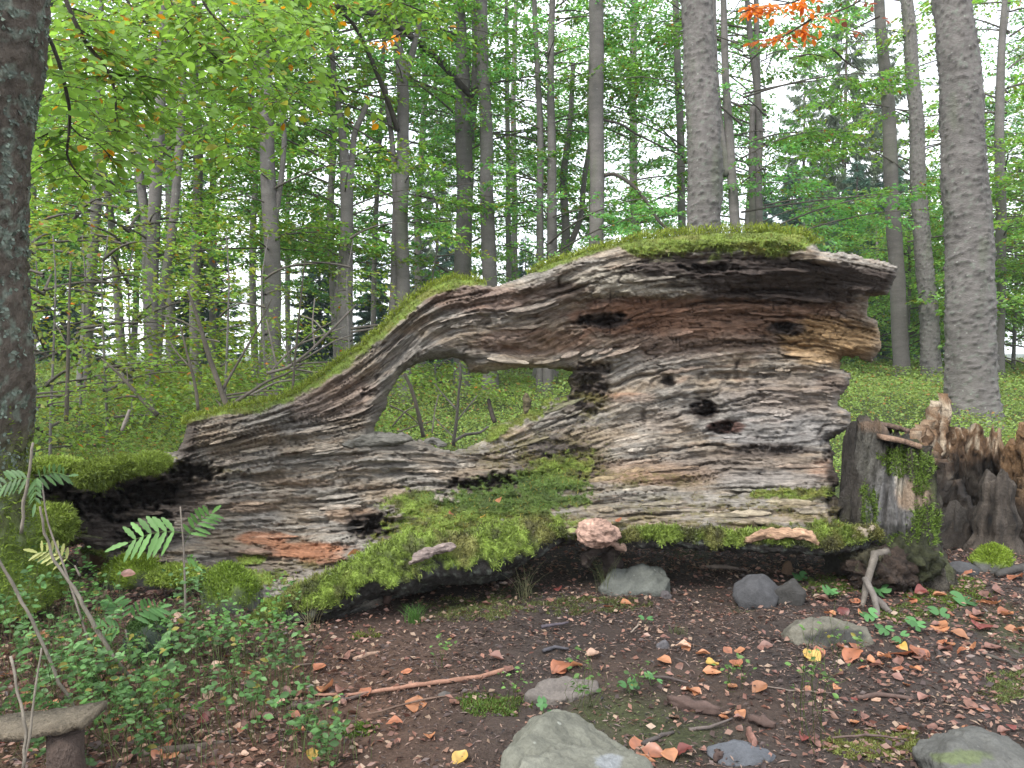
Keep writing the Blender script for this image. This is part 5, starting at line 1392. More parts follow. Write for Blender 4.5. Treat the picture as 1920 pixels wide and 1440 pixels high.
def mosspatch(label, cx, cy, w, h, col, seed):
    r = np.random.default_rng(seed); n = int(w*h*1.6)
    ang_ = r.uniform(0, 6.283, n); rr_ = np.sqrt(r.random(n))*1.25
    px_, py_ = cx+np.cos(ang_)*rr_*w/2, cy+np.sin(ang_)*rr_*h/2
    k = r.random(n) < sstep(1.2, .55, rr_+.8*fbm(px_/26, py_/12, seed*1., 3)); px_, py_ = px_[k], py_[k]
    g = G(px_, py_); g[:, 2] += .022*fbm(g[:, 0]*2.5, g[:, 1]*2.5, 1.0, 3)+.012*fbm(g[:, 0]*9, g[:, 1]*9, 3.0, 2) + .012*np.clip(fbm(g[:, 0]*14, g[:, 1]*14, seed, 3), 0, 1)
    c_ = np.asarray(col)*r.uniform(.5, 1.6, (len(g), 1)); c_[r.random(len(g)) < .2] = [.10, .07, .03]
    Vm, fm, cm = moss_blades(g, np.tile([0, -.2, 1.], (len(g), 1)), c_, .013, .0018, .5, seed)
    b = G(cx, cy)[0]
    ob('moss_patch', mesh('moss_patch', Vm-b, fm, cm), M_moss, None, b, label=label, cat='moss', group='moss patches on the soil')
for k, (lab, cx, cy, w, h, col) in enumerate([('green moss mat beside the flat rock', 925, 1318, 120, 44, (.09,.15,.03)),('moss mat at the stump foot on the right', 1775, 1112, 150, 60, (.12,.19,.03)),('moss between the stump roots and the dark rock', 1560, 1095, 130, 40, (.10,.16,.03)),
   ('thin yellowish moss left of the bottom-right boulder', 1640, 1395, 170, 60, (.13,.15,.04)),('small moss patch on the soil below the mossy root', 685, 1195, 60, 16, (.13,.17,.03)),('bright moss patch in the lower left litter', 665, 1362, 80, 26, (.11,.19,.03)),
   ('thin olive moss film under the log by the grass tuft', 900, 1142, 180, 44, (.10,.12,.04)),('sparse moss at the right edge behind the dark twig', 1890, 1290, 90, 60, (.10,.13,.04)),('olive moss film on the soil in front of the log stub', 1100, 1135, 200, 30, (.09,.11,.035)),('faint moss between the orange leaves at the right', 1700, 1150, 120, 40, (.11,.17,.035))]):
    mosspatch(lab, cx, cy, w, h, col, 700+k)
# crude wooden bench corner at the lower left
bt = thing('wooden_bench', P(40, 1440, 2.3), 'corner of a rough wooden bench with a grey split board at the lower left', 'bench')
slab('board', [(-60,1384),(40,1374),(100,1364),(152,1356)], 2.03, 2.16, .022, (.15,.125,.09), parent=bt, seed=11)
pp = P(124, 1378, 2.09); gz_ = float(ground_z(pp[0], pp[1]))
V_, f_ = tube(np.array([[pp[0], pp[1], gz_-.1], [pp[0], pp[1], pp[2]-.06], [pp[0], pp[1], pp[2]+.012]]), [.052, .046, .044], 18, .2, 4)
ob('post', mesh('post', V_-np.array(bt.location), f_, (.075, .055, .045), True), M_oldbark, bt)
# ---------------------------------------------------------------- bilberry field behind the log (uncountable ground cover)
def field():
    r = np.random.default_rng(51)
    Pl, Al, Nl, Ll, Cl = [], [], [], [], []
    for (d0, d1, n, lf, hgt, per) in [(5.2, 8.5, 5200, .027, .32, 15), (8.5, 13, 6500, .040, .36, 11), (13, 22, 8000, .065, .38, 8), (22, 34, 5500, .10, .38, 6)]:
        D = np.sqrt(r.uniform(d0**2, d1**2, n)); a = r.uniform(-1.0, 1.0, n)*.78
        x = D*a; y = D
        ok = ~((a > .42) & (D < 6.6)) & ~((a > .3) & (D < 5.9)); x, y = x[ok], y[ok]; n_ = len(x)
        h_ = hgt*(.65+.5*pn(x*.7, y*.7, 3.3)+.2*r.random(n_))
        for k in range(per):
            f = r.uniform(.25, 1, n_)
            p = np.stack([x + r.normal(0, .11, n_)*f, y + r.normal(0, .11, n_)*f, ground_z(x, y) + h_*f], -1)
            az = r.uniform(-math.pi, math.pi, n_)
            Pl.append(p); Al.append(np.stack([np.cos(az), np.sin(az), r.uniform(-.1, .7, n_)], -1))
            Nl.append(nrm(r.normal(0, .5, (n_, 3))+[0, -.2, 1])); Ll.append(lf*r.uniform(.6, 1.35, n_))
            c = np.array([.17, .25, .06])*r.uniform(.6, 1.5, (n_, 1))*(1+.25*pn(x*.9, y*.9, 6.))[:, None]
            q = r.random(n_); c[q < .05] = [.30, .17, .05]; c[(q > .05) & (q < .2)] = [.19, .24, .04]
            Cl.append(c)
    Pl, Al, Nl, Ll, Cl = map(np.concatenate, (Pl, Al, Nl, Ll, Cl))
    V_, F_, C_ = leaf_geo(Pl, Al, Nl, Ll, Ll*.62, Cl)
    ob('bilberry_field', mesh('bilberry_field', V_, F_, C_), M_plant, kind='stuff', label='low green bilberry carpet covering the ground behind the log')
    # stems of the nearest rows
    n = 5200
    D = np.sqrt(r.uniform(5.3**2, 8**2, n)); x = D*r.uniform(-.78, .36, n); z = ground_z(x, D)
    b = np.stack([x, D, z], -1); t = b + np.stack([r.normal(0, .07, n), r.normal(0, .07, n), r.uniform(.18, .34, n)], -1)
    w = np.array([.0022, 0, 0])
    V = np.stack([b-w, b+w, t+w*.4, t-w*.4], 1).reshape(-1, 3)
    ob('bilberry_stems', mesh('bilberry_stems', V, np.arange(n)[:, None]*4+[[0, 1, 2, 3]], np.repeat(np.array([.10, .12, .03])*r.uniform(.4, 1.3, (n, 1)), 4, 0)), M_plant, kind='stuff', label='thin green stems of the bilberry carpet')
field()

# ---------------------------------------------------------------- dead branches and saplings behind the log
def dead(label, stems, Dd, col=(.09,.078,.062), cat='dead branch', name='dead_branch', group='dead branches behind the log', leaves=0, lc=(.16,.24,.04)):
    p0 = P(stems[0][0][0], stems[0][0][1], Dd)
    t_ = thing(name, p0, label, cat, group)
    for k, st in enumerate(stems):
        a = np.array(st, float)
        limb_obj(t_, a[:, :2], [Dd+.03*k, Dd+.1*k+.05], a[:, 2], 'stem' if k == 0 else 'side_branch', col, .25, k+int(a[0, 0]), sides=6)
    return t_
dead('dark leaning dead stem, tallest of those left of the log slope', [[(426,764,12),(410,720,10),(392,670,10),(378,620,8),(362,570,6),(352,545,4)],[(415,735,7),(440,690,5),(470,640,4),(490,600,3),(510,560,2)],[(430,762,8),(470,735,6),(500,715,5),(540,700,4),(570,680,3)],[(380,625,4),(340,600,3),(300,590,2)]], 6.4)
dead('thin upright dead stem nearest the mossy slope', [[(548,745,5),(552,680,4),(560,600,4),(566,540,3),(572,484,2)],[(552,690,3),(530,640,2),(520,600,2)],[(556,650,3),(590,620,3),(630,600,2)]], 6.2)
dead('tangle of grey dead twigs reaching over the mossy slope', [[(500,700,6),(540,690,6),(580,660,5),(620,620,5),(650,590,4),(668,570,2)],[(560,680,4),(600,655,3),(625,640,3),(660,628,2)],[(520,690,4),(510,650,3),(500,600,3)],[(590,650,4),(585,610,3),(590,560,2)],[(540,690,4),(600,700,3),(640,690,2)],[(505,700,4),(550,650,4),(600,630,3),(648,612,2)],[(470,740,4),(520,715,4),(560,712,2)],[(610,625,3),(590,600,3),(560,590,2)]], 6.6, (.15,.13,.11))
dead('dark slanting dead branch low in the clearing left of the log', [[(296,778,10),(270,755,8),(245,725,7),(222,700,5),(190,672,3)],[(262,745,5),(240,742,4),(215,748,3)],[(240,722,3),(238,690,2)]], 6.7)
dead('slim dead stem leaning beside the tallest dead stem', [[(372,770,7),(366,720,6),(350,660,5),(338,610,3)],[(358,690,4),(330,660,3),(318,640,2)]], 6.9)
dead('straight dark sapling stem between the near trunk and the clearing', [[(124,790,9),(126,740,8),(128,660,7),(130,560,5),(133,490,4)],[(128,650,3),(100,600,2)]], 6.3)
dead('short broken pole in the bilberries left of the log', [[(228,808,7),(236,788,8),(243,768,6)]], 5.8, (.16,.14,.12))
dead('dark dead stem leaning inside the log hole', [[(794,820,8),(788,790,8),(778,750,7),(768,720,7),(758,700,6)]], 5.3)
dead('forked grey dead stem standing inside the log hole', [[(850,836,7),(856,790,6),(860,740,5),(864,700,5),(862,680,4)],[(858,770,4),(835,745,3),(815,720,2)],[(856,790,3),(880,760,3),(895,742,2)],[(848,830,6),(870,815,6),(900,812,5),(915,800,4)],[(852,820,3),(830,800,2),(812,780,2)]], 5.4, (.11,.10,.085))
dead('thin crossing twigs at the left of the log hole', [[(735,800,3),(760,770,3),(785,760,2)],[(730,760,3),(765,775,3),(800,810,2)],[(745,810,3),(790,795,2),(810,790,2)],[(810,812,3),(815,770,2),(822,740,2)]], 5.3, (.14,.12,.10))
dead('short black stub on the mossy edge of the log hole', [[(928,792,9),(920,770,9),(916,748,6)]], 4.85, (.05,.042,.036))

# ---------------------------------------------------------------- foreground plants
def tubes_batch(bases, tips, bend, w, col, r, seg=4):
    """thin three-sided stems"""
    n = len(bases); t = np.linspace(0, 1, seg+1)[None, :, None]
    p = bases[:, None]*(1-t)+tips[:, None]*t + bend[:, None]*np.sin(t*np.pi)
    th = np.array([0, 2.1, 4.2]); o = np.stack([np.cos(th), np.sin(th), 0*th], -1)
    V = p[:, :, None] + o[None, None]*(w*(1-.6*t))[..., None]
    V = V.reshape(-1, 3)
    i = (np.arange(n)[:, None, None]*(seg+1)+np.arange(seg)[None, :, None])*3; j = np.arange(3)[None, None]; k = (j+1) % 3
    Q = np.stack([i+j, i+k, i+3+k, i+3+j], -1).reshape(-1, 4)
    return V, Q, np.repeat(col, (seg+1)*3, 0), p
def bilberry(label, px0, py0, hpx, spread, nst, seed, leaf=.021, group='bilberry shrubs in the left foreground', base=(.075,.15,.055), dens=1.0, cat='bilberry shrub', name='bilberry_shrub'):
    r = np.random.default_rng(seed)
    g = G(px0, py0)[0]; D = g[1]; H = hpx/F*D; Sx = spread/F*D
    b = g + np.stack([r.normal(0, Sx*.28, nst), r.normal(0, Sx*.22, nst), np.zeros(nst)], -1); b[:, 2] = ground_z(b[:, 0], b[:, 1])
    tip = b + np.stack([r.normal(0, Sx*.3, nst), r.normal(0, Sx*.25, nst), H*r.uniform(.5, 1.35, nst)], -1)
    col = np.array([.085, .12, .03])*r.uniform(.5, 1.4, (nst, 1)); k = r.random(nst) < .3; col[k] = [.13, .09, .06]
    Vs, Qs, Cs, p = tubes_batch(b, tip, r.normal(0, .02, (nst, 3)), .0014, col, r)
    # side shoots
    m = nst*3; si = r.integers(0, nst, m); f = r.uniform(.3, .9, m)
    sb = b[si]*(1-f[:, None])+tip[si]*f[:, None]
    stp = sb + np.stack([r.normal(0, .045, m), r.normal(0, .045, m), r.uniform(.02, .09, m)], -1)
    V2, Q2, C2, p2 = tubes_batch(sb, stp, r.normal(0, .004, (m, 3)), .0009, np.repeat([[.10, .15, .035]], m, 0), r, 2)
    root = thing(name, g, label, cat, group)
    ob('stems', mesh('stems', np.concatenate([Vs, V2])-g, [np.concatenate([Qs, Q2+len(Vs)])], np.concatenate([Cs, C2])), M_plant, root, kind='stuff')
    nl = int(m*3.2*dens); q = r.integers(0, m, nl); f = r.uniform(.1, 1.05, nl)[:, None]
    lp = sb[q]*(1-f)+stp[q]*f
    az = r.uniform(-math.pi, math.pi, nl)
    ax = np.stack([np.cos(az), np.sin(az), r.uniform(-.15, .6, nl)], -1)
    c = np.array(base)*r.uniform(.6, 1.55, (nl, 1)); y_ = r.random(nl) < .05; c[y_] = [.25, .22, .05]
    L = leaf*1.25*r.uniform(.6, 1.35, nl)
    V_, F_, C_ = leaf_geo(lp, ax, nrm(r.normal(0, .45, (nl, 3))+[0, -.25, 1]), L, L*.6, c, True)
    ob('leaves', mesh('leaves', V_-g, F_, C_), M_plant, root, kind='stuff')
spots = [(20,1180,140,150,26),(95,1160,130,140,26),(150,1225,90,130,18),(40,1270,150,150,26),(110,1330,150,160,26),(190,1300,120,140,22),(15,1400,160,140,22),(230,1380,130,150,22),(300,1320,120,130,12),(345,1400,140,140,12),
         (290,1250,80,110,12),(350,1225,80,110,12),(405,1245,80,100,12),(450,1240,100,110,20),(430,1320,110,110,9),(470,1400,120,110,8),(520,1290,90,80,7),(540,1240,100,60,10),(150,1430,120,130,20),(560,1400,80,80,10),
         (60,1090,90,90,16),(120,1110,60,80,9),(260,1440,110,120,14),(620,1430,60,60,7),(345,1150,60,70,8)]
pl_lab = ['against the foot of the near trunk','in front of the near trunk','below the mossy stone mound','at the left edge above the bench','behind the bench post','right of the bench post','in front of the bench board','between bench and long stick','in the middle of the lower left thicket','at the bottom edge left of centre',
          'over the dark green hidden stone','under the rowan stem','in front of the mossy mound','covering the tip of the mossy root','right of the thick dark stick','at the right rim of the lower left thicket','on the litter below the root tip','with pale stems by the root tip','beside the bench post foot','lone one on the orange litter',
          'by the mossy trunk foot','between trunk foot and mossy lump','at the bottom by the thick dark stick','smallest one near the long stick','behind the rowan stem']
for k, (a_, b_, h_, s_, n_) in enumerate(spots):
    tone = ['pale-leaved','fresh green','dark-stemmed','dense'][k % 4]
    bilberry(f'{tone} bilberry shrub {pl_lab[k]}', a_, b_, h_, s_, n_, 200+k, leaf=[.023,.019,.018,.022][k % 4], base=[(.10,.19,.07),(.085,.19,.045),(.07,.15,.04),(.085,.18,.055)][k % 4])
for k, (a_, b_, h_, s_, n_, lab) in enumerate([(830,1250,70,30,4,'tiny bilberry sprig left on the bare soil'),(1105,1330,90,50,8,'bilberry sprigs growing beside the flat rock'),(1395,1300,40,30,5,'little green sprig by the orange leaves'),(1530,1395,190,70,9,'thin pale seedling standing alone in the right foreground'),(1190,1300,40,40,5,'tiny sprigs right of the flat rock'),(955,1330,80,30,4,'single dark sprig by the moss cushion'),(1580,1240,70,60,5,'wiry sprig in front of the wide rock')]):
    bilberry(lab, a_, b_, h_, s_, n_, 300+k, leaf=.016, group='small sprigs on the soil', dens=.5, name='sprig', cat='sprig', base=(.10,.19,.05))

# rowan leaves: pinnate, every leaflet a part
def rowan(label, stem, Ds, fronds, seed, col=(.13,.27,.075)):
    r = np.random.default_rng(seed)
    p0 = P(stem[0][0], stem[0][1], Ds[0])
    t_ = thing('rowan_seedling', p0, label, 'seedling', None)
    limb_obj(t_, stem, Ds, [5, 4, 3], 'stem', (.14,.12,.10), .1, seed, sides=6)
    for (x0, y0, x1, y1, Df, L) in fronds:
        a = P(x0, y0, Df); b_ = P(x1, y1, Df-.05)
        n = 7; V_, f_ = tube(a*(1-np.linspace(0, 1, 6)[:, None])+b_*np.linspace(0, 1, 6)[:, None]+np.sin(np.linspace(0, np.pi, 6))[:, None]*[0, 0, .025], .0012, 4)
        ob('leaf_stalk', mesh('leaf_stalk', V_-p0, f_, (.12, .2, .05)), M_plant, t_)
        d = nrm(b_-a)
        for k in range(n):
            f = .22+.78*k/(n-1)
            pt = a*(1-f)+b_*f+np.array([0, 0, .025*math.sin(f*math.pi)])
            for s in ((1, -1) if k < n-1 else (0,)):
                ax = nrm(d*(.55 if s else 1)+s*np.array([-d[2]*.9, -.35, d[0]*.9+.0])+r.normal(0, .06, 3))
                l = L*(1-.35*abs(f-.45))*(1 if s else 1.1)
                # toothed leaflet
                m = 9; tt = np.linspace(0, 1, m); wd = np.sin(np.pi*np.clip(tt*.93+.05, 0, 1))**.7*l*.12*(1+.16*np.where(np.arange(m) % 2, 1, -1))
                nn = nrm(np.array([.1, -.75, .65])+r.normal(0, .15, 3)); bb = nrm(np.cross(nn, ax))
                mid = pt+ax*tt[:, None]*l - np.array([0, 0, 1])*tt[:, None]**2*l*.15
                V = np.stack([mid+bb*wd[:, None]+nn*wd[:, None]*.3, mid, mid-bb*wd[:, None]+nn*wd[:, None]*.3], 1).reshape(-1, 3)
                i = np.arange(m-1)[:, None]*3
                Fc = np.concatenate([i+[[0, 1, 4, 3]], i+[[1, 2, 5, 4]]])
                ob('leaflet', mesh('leaflet', V-p0, Fc, np.array(col)*r.uniform(.8, 1.2)), M_plant, t_)
rowan('rowan seedling with a bright green toothed leaf in front of the log', [(348,1190),(347,1100),(344,1020),(338,950)], [3.2,3.25,3.3], [(345,1020,398,962,3.3,.075),(350,1000,240,1018,3.25,.105),(346,1050,370,1062,3.22,.04)], 61)
rowan('rowan seedling with pale drooping leaves beside the near trunk', [(175,1230),(120,1060),(88,980),(78,900)], [2.8,2.85,2.9], [(60,905,128,893,2.85,.055),(65,900,-6,922,2.85,.06),(70,895,66,945,2.8,.05)], 62, (.075,.15,.05))
rowan('small yellowish rowan leaf low between the trunk foot and the mossy lump', [(150,1080),(140,1060)], [3.0,3.0], [(140,1062,70,1036,3.0,.06)], 63, (.34,.36,.12))
rowan('small rowan seedling among the bilberries by the mossy mounds', [(245,1230),(235,1180)], [2.9,2.9], [(235,1180,180,1195,2.9,.06),(238,1170,300,1140,2.9,.07),(235,1175,210,1130,2.9,.06)], 64, (.10,.22,.07))
# woody stems crossing the lower left
for k, (pix, wid, Ds, lab) in enumerate([
  ([(75,950),(85,1000),(100,1050),(150,1120),(180,1180),(240,1270)],[4,5,6,8,8],[2.7,2.8],'grey woody stem slanting through the lower left plants'),
  ([(-10,1030),(30,1110),(70,1180),(110,1280),(150,1340)],[5,6,6,6],[2.4,2.5],'thick slanting woody stem at the left edge'),
  ([(78,1215),(66,1290),(56,1380),(40,1450)],[3,4,5,5],[1.9,1.85],'thin pale stem crossing the bench board'),
  ([(20,1230),(35,1300),(48,1370),(44,1440)],[5,5,6,6],[1.9,1.85],'brown stem crossing the bench board'),
  ([(62,830),(56,880),(46,940),(40,1000)],[5,5,6,6],[3.0,3.0],'thin upright stem in front of the near trunk')]):
    stick(lab, pix, wid, (.17,.15,.12), 'woody_stem', group='woody stems in the lower left', cat='stem', Ds=Ds, seed=k+70)

# ---------------------------------------------------------------- leaf litter, loose leaves, clover, grass
def litter():
    r = np.random.default_rng(81)
    def scatter(n, d0, d1, a0, a1):
        D = np.sqrt(r.uniform(d0**2, d1**2, n)); x = D*r.uniform(a0, a1, n); return x, D
    Pl, Al, Nl, Ll, Wl, Cl = [], [], [], [], [], []
    def put(x, y, L, W, c, lift=.004, tilt=.35):
        n = len(x); az = r.uniform(-math.pi, math.pi, n)
        z = ground_z(x, y) + .022*fbm(x*2.5, y*2.5, 1.0, 3)+.012*fbm(x*9, y*9, 3.0, 2) + lift*r.uniform(0, 1.5, n)
        Pl.append(np.stack([x, y, z], -1)); Al.append(np.stack([np.cos(az), np.sin(az), r.normal(0, .22, n)], -1))
        Nl.append(nrm(r.normal(0, tilt, (n, 3))+[0, 0, 1])); Ll.append(L); Wl.append(W); Cl.append(c)
    # needles and fine chips
    x, y = scatter(110000, 1.9, 5.6, -.8, .8); n = len(x)
    base = np.array([[.10,.066,.055],[.065,.047,.042],[.15,.10,.08],[.22,.15,.115],[.022,.017,.016]])[r.integers(0, 5, n)]
    keep = (fbm(x*1.3, y*1.3, 5., 3) > -.35+.3*r.normal(0, 1, n))
    x, y, base = x[keep], y[keep], base[keep]; n = len(x)
    put(x, y, r.uniform(.008, .028, n)*np.where(r.random(n) < .12, 1.6, 1), r.uniform(.0018, .007, n), base*r.uniform(.7, 1.6, (n, 1)))
    # crumbled leaf bits, denser at the left and right
    x, y = scatter(46000, 1.9, 5.8, -.8, .8); a = x/y
    dens = .22+.75*sstep(-.12, -.3, a)+.45*sstep(.3, .5, a)+.6*(y > 4.3)
    k = r.random(len(x)) < dens; x, y = x[k], y[k]; n = len(x)
    base = np.array([[.24,.12,.085],[.18,.085,.065],[.30,.17,.12],[.10,.06,.048],[.34,.24,.17],[.06,.038,.032]])[r.integers(0, 6, n)]
    L = r.uniform(.014, .038, n)
    put(x, y, L, L*r.uniform(.4, .7, n), base*r.uniform(.7, 1.25, (n, 1)), .012, .6)
    # green moss wisps on the soil
    x, y = scatter(60000, 2.0, 5.4, -.5, .8)
    g = sstep(.12, .45, fbm(x*1.1+4, y*1.1, 12.0, 5)); k = r.random(len(x)) < g*.55; x, y = x[k], y[k]; n = len(x)
    put(x, y, r.uniform(.007, .018, n), r.uniform(.002, .004, n), np.array([.085,.11,.025])*r.uniform(.6, 1.6, (n, 1)), .004, .8)
    a_ = [np.concatenate(q) for q in (Pl, Al, Nl, Ll, Wl, Cl)]
    V_, F_, C_ = leaf_geo(a_[0], a_[1], a_[2], a_[3], a_[4], a_[5], curl=.10)
    ob('leaf_litter', mesh('leaf_litter', V_, F_, C_), M_dry, kind='stuff', label='brown crumbled leaf and needle litter over the dark soil')
litter()

LM = [((1070,1380),'the bottom-centre boulder'),((1050,1290),'the flat grey-brown rock'),((1552,1180),'the wide rock below the stump'),((1850,1400),'the bottom-right boulder'),((1300,1330),'the dark bark chunk'),((800,1285),'the long reddish stick'),
      ((1240,1210),'the round pebble'),((640,1140),'the mossy root'),((500,1260),'the bilberry thicket'),((120,1400),'the bench post'),((1450,1120),'the streaked dark rock'),((1880,1060),'the mossy edge stone'),((1690,1080),'the dark stump'),((1190,1090),'the grey-green rock under the log'),((260,1220),'the hidden dark green stone'),((980,1180),'the small dark twigs'),((1650,1310),'the dark brown right-hand stick'),((345,1410),'the thick dark stick'),((1530,1300),'the lone pale seedling'),((1850,980),'the hollow stump foot')]
def where(px, py):
    d = [((px-a[0])**2+(2*(py-a[1]))**2, i) for i, (a, _) in enumerate(LM)]
    i = min(d)[1]; (ax, ay), nm = LM[i]
    dx, dy = px-ax, 2*(py-ay)
    rel = ('right of ' if dx > 0 else 'left of ') if abs(dx) > abs(dy) else ('in front of ' if dy > 0 else 'behind ')
    dist = math.hypot(dx, dy)
    return ('just ' if dist < 45 else 'well ' if dist > 120 else '')+rel+nm
LEAFM = {}
def loose_leaf(px, py, size, colname, r, lift=.012, steep=.25, on=None):
    cols = {'orange':(.42,.19,.095),'rusty orange':(.33,.13,.07),'yellow':(.55,.36,.09),'pinkish brown':(.25,.13,.10),'brown':(.20,.10,.07),'dark red':(.20,.055,.045),'pale tan':(.42,.27,.19)}
    key = (colname, int(r.integers(0, 4)))
    if key not in LEAFM:
        q = np.random.default_rng(len(LEAFM)+400)
        m = 7; t = np.linspace(0, 1, m); w = np.array([.05,.30,.46,.50,.42,.24,.02]); cu = q.uniform(-.35, .6); cr = q.uniform(.1, .7)
        V = []
        for i in range(m):
            zc = cu*t[i]*(1-t[i])
            for s in (-1, -.5, 0, .5, 1):
                V.append((t[i]-.5, s*w[i]*(1-.25*cr*abs(s)), zc+cr*(s*w[i])**2*1.6+.03*q.normal()))
        V = np.array(V)
        Q = np.array([[i*5+k, i*5+k+1, i*5+k+6, i*5+k+5] for i in range(m-1) for k in range(4)])
        c = np.array(cols[colname])*q.uniform(.85, 1.15)*(1+.12*q.normal(0, 1, (len(V), 1))); c[2::5] *= .75
        LEAFM[key] = mesh('fallen_leaf', V, Q, np.clip(c, .01, 1), True)
    if on is None:
        g = G(px, py)[0]
        g[2] += .022*fbm(g[0]*2.5, g[1]*2.5, 1.0, 3)+.012*fbm(g[0]*9, g[1]*9, 3.0, 2)+lift
    else: g = P(px, py, on)
    sz = .92*size/F*g[1]
    lab = f'{colname} fallen beech leaf {where(px, py)}' if on is None else f'{colname} fallen leaf caught on the mossy root of the log'
    o = ob('fallen_leaf', LEAFM[key], M_dry, None, g, label=lab, cat='leaf', group='fallen leaves on the soil' if on is None else 'leaves caught in the log moss')
    o.scale = (sz, sz*r.uniform(.8, 1.1), sz)
    o.rotation_euler = (r.normal(0, steep), r.normal(0, steep), r.uniform(0, 6.28)) if on is None else (.5, r.normal(0, .3), r.uniform(0, 6.28))
r = np.random.default_rng(91)
for (x, y, s, c_) in [(1300,1296,36,'orange'),(1245,1245,32,'orange'),(1318,1232,30,'orange'),(1336,1248,34,'yellow'),(1335,1262,38,'orange'),(1380,1252,34,'rusty orange'),(1424,1299,38,'orange'),(1522,1240,48,'yellow'),(1600,1242,56,'rusty orange'),(1640,1250,44,'orange'),
   (1690,1228,60,'rusty orange'),(1722,1232,50,'rusty orange'),(1716,1265,28,'orange'),(1600,1352,30,'orange'),(1762,1180,42,'orange'),(1800,1195,36,'orange'),(1764,1175,34,'orange'),(1840,1180,44,'dark red'),(1858,1135,44,'orange'),(1862,1222,40,'pinkish brown'),(1780,1020,26,'orange'),(1900,1010,34,'rusty orange'),
   (1760,1120,30,'orange'),(1600,1215,30,'rusty orange'),(1780,1210,26,'orange'),(1890,1160,30,'orange'),(1915,1185,30,'orange'),(1860,1128,30,'pinkish brown'),(1052,1260,50,'rusty orange'),(1080,1258,30,'orange'),(1110,1235,30,'pale tan'),(1140,1140,26,'rusty orange'),
   (1195,1400,44,'rusty orange'),(1225,1418,50,'rusty orange'),(1255,1425,40,'orange'),(1282,1420,40,'dark red'),(1210,1435,44,'orange'),(1360,1340,36,'pale tan'),(1388,1342,30,'orange'),(1264,1352,26,'pale tan'),
   (780,1322,60,'orange'),(682,1305,36,'rusty orange'),(612,1300,50,'orange'),(638,1308,36,'pinkish brown'),(312,1405,40,'rusty orange'),(318,1420,40,'orange'),(285,1375,30,'orange'),(862,1432,44,'yellow'),(740,1360,36,'rusty orange'),(585,1415,36,'yellow'),(268,1270,34,'rusty orange'),
   (560,1110,34,'dark red'),(1700,1290,20,'orange'),(1580,1150,30,'dark red'),(1556,1155,26,'orange'),(1695,1218,26,'yellow'),(1658,1238,34,'orange'),(805,1390,30,'orange'),(560,1375,34,'orange')]:
    loose_leaf(x, y, s, c_, r)
for (x, y, s, c_, on) in [(728,1068,46,'orange',3.62),(664,1038,28,'orange',3.9),(680,1090,18,'orange',3.6),(936,938,20,'orange',4.2),(905,968,16,'yellow',4.1),(845,964,16,'rusty orange',4.05),(1160,975,16,'rusty orange',4.1),(560,1103,24,'dark red',3.7),(240,1075,30,'pinkish brown',3.3)]:
    loose_leaf(x, y, s, c_, r, on=on)
names = ['pinkish brown','brown','rusty orange','pale tan','orange','dark red']
cnt_ = 0
while cnt_ < 215:
    q = r.random()
    if q < .55: x, y = r.uniform(-10, 700), r.uniform(1090, 1435)
    elif q < .85: x, y = r.uniform(1560, 1915), r.uniform(1000, 1380)
    else: x, y = r.uniform(700, 1560), r.uniform(1100, 1435)
    if q >= .85 and q < .94: x = 1250+(x-700)*.4; y = max(y, 1220)
    if q < .55 and x > 520 and y < 1230: continue
    cnt_ += 1
    loose_leaf(x, y, r.uniform(16, 34), names[r.choice(6, p=[.38,.2,.14,.12,.12,.04])], r)

# wood sorrel / clover-like round leaves at the right
def rosette(px, py, n, s, seed, lab):
    r = np.random.default_rng(seed); g = G(px, py)[0]
    t_ = thing('clover_plant', g, lab, 'clover', 'round-leaved seedlings by the stump')
    for k in range(n):
        az = k*6.283/n + r.uniform(-.4, .4); rad = r.uniform(.012, .035)
        c0 = np.array([math.cos(az)*rad, math.sin(az)*rad, r.uniform(.02, .05)])
        V_, f_ = tube(np.array([[0, 0, 0], c0*[.6, .6, .7], c0]), .0008, 3, 0, 0, False)
        ob('stalk', mesh('stalk', V_, f_, (.12,.2,.05)), M_plant, t_)
        m = 12; th = np.linspace(.35, 2*np.pi-.35, m); rr_ = s/F*g[1]*.5*r.uniform(.8, 1.2)
        th2 = th+az
        rr_ *= .78
        ring = np.stack([np.cos(th2)*rr_, np.sin(th2)*rr_, .12*rr_*np.sin(th*2)], -1)
        V = np.vstack([[0, 0, 0], ring]) + [0, 0, .0]; tl = r.normal(0, .25, 2); V[:, 2] += V[:, 0]*tl[0]-V[:, 1]*(.25+abs(tl[1]))*-1
        Fc = np.array([[0, i+1, i+2] for i in range(m-1)])
        ob('leaf', mesh('leaf', V+c0, Fc, np.array([.09,.22,.075])*r.uniform(.75, 1.25)), M_plant, t_)
for k, (x, y, n, s, l) in enumerate([(1650,1118,3,26,'three round leaves over the forked root'),(1644,1092,2,22,'pair of round leaves beside the pale curving root'),(1628,1165,3,24,'round leaves left of the forked root'),(1660,1195,3,22,'round leaves in front of the forked root'),(1720,1185,3,24,'round leaves right of the thick dark root'),
     (1808,1136,2,32,'largest round leaf on the moss right of the stump'),(1556,1120,3,22,'round leaves on the moss above the wide rock'),(1500,1090,3,20,'round leaves left of the moss under the log lip'),(1690,1210,2,24,'round leaves by the rusty leaf pair'),(1600,1090,2,18,'small round leaves under the log lip end'),
     (1210,1170,2,18,'small round leaf pair beyond the pebble'),(1180,1300,4,22,'clover leaves right of the flat rock'),(1220,1285,3,18,'small clover behind the orange leaf'),(1640,1030,3,20,'round leaves at the stump base'),(1760,1160,2,24,'round leaves between orange leaves at the right'),(1500,1200,3,22,'round leaves left of the wide rock'),(1020,1345,4,22,'clover on the moss left of the flat rock')]):
    rosette(x, y, n, s, 500+k, l)

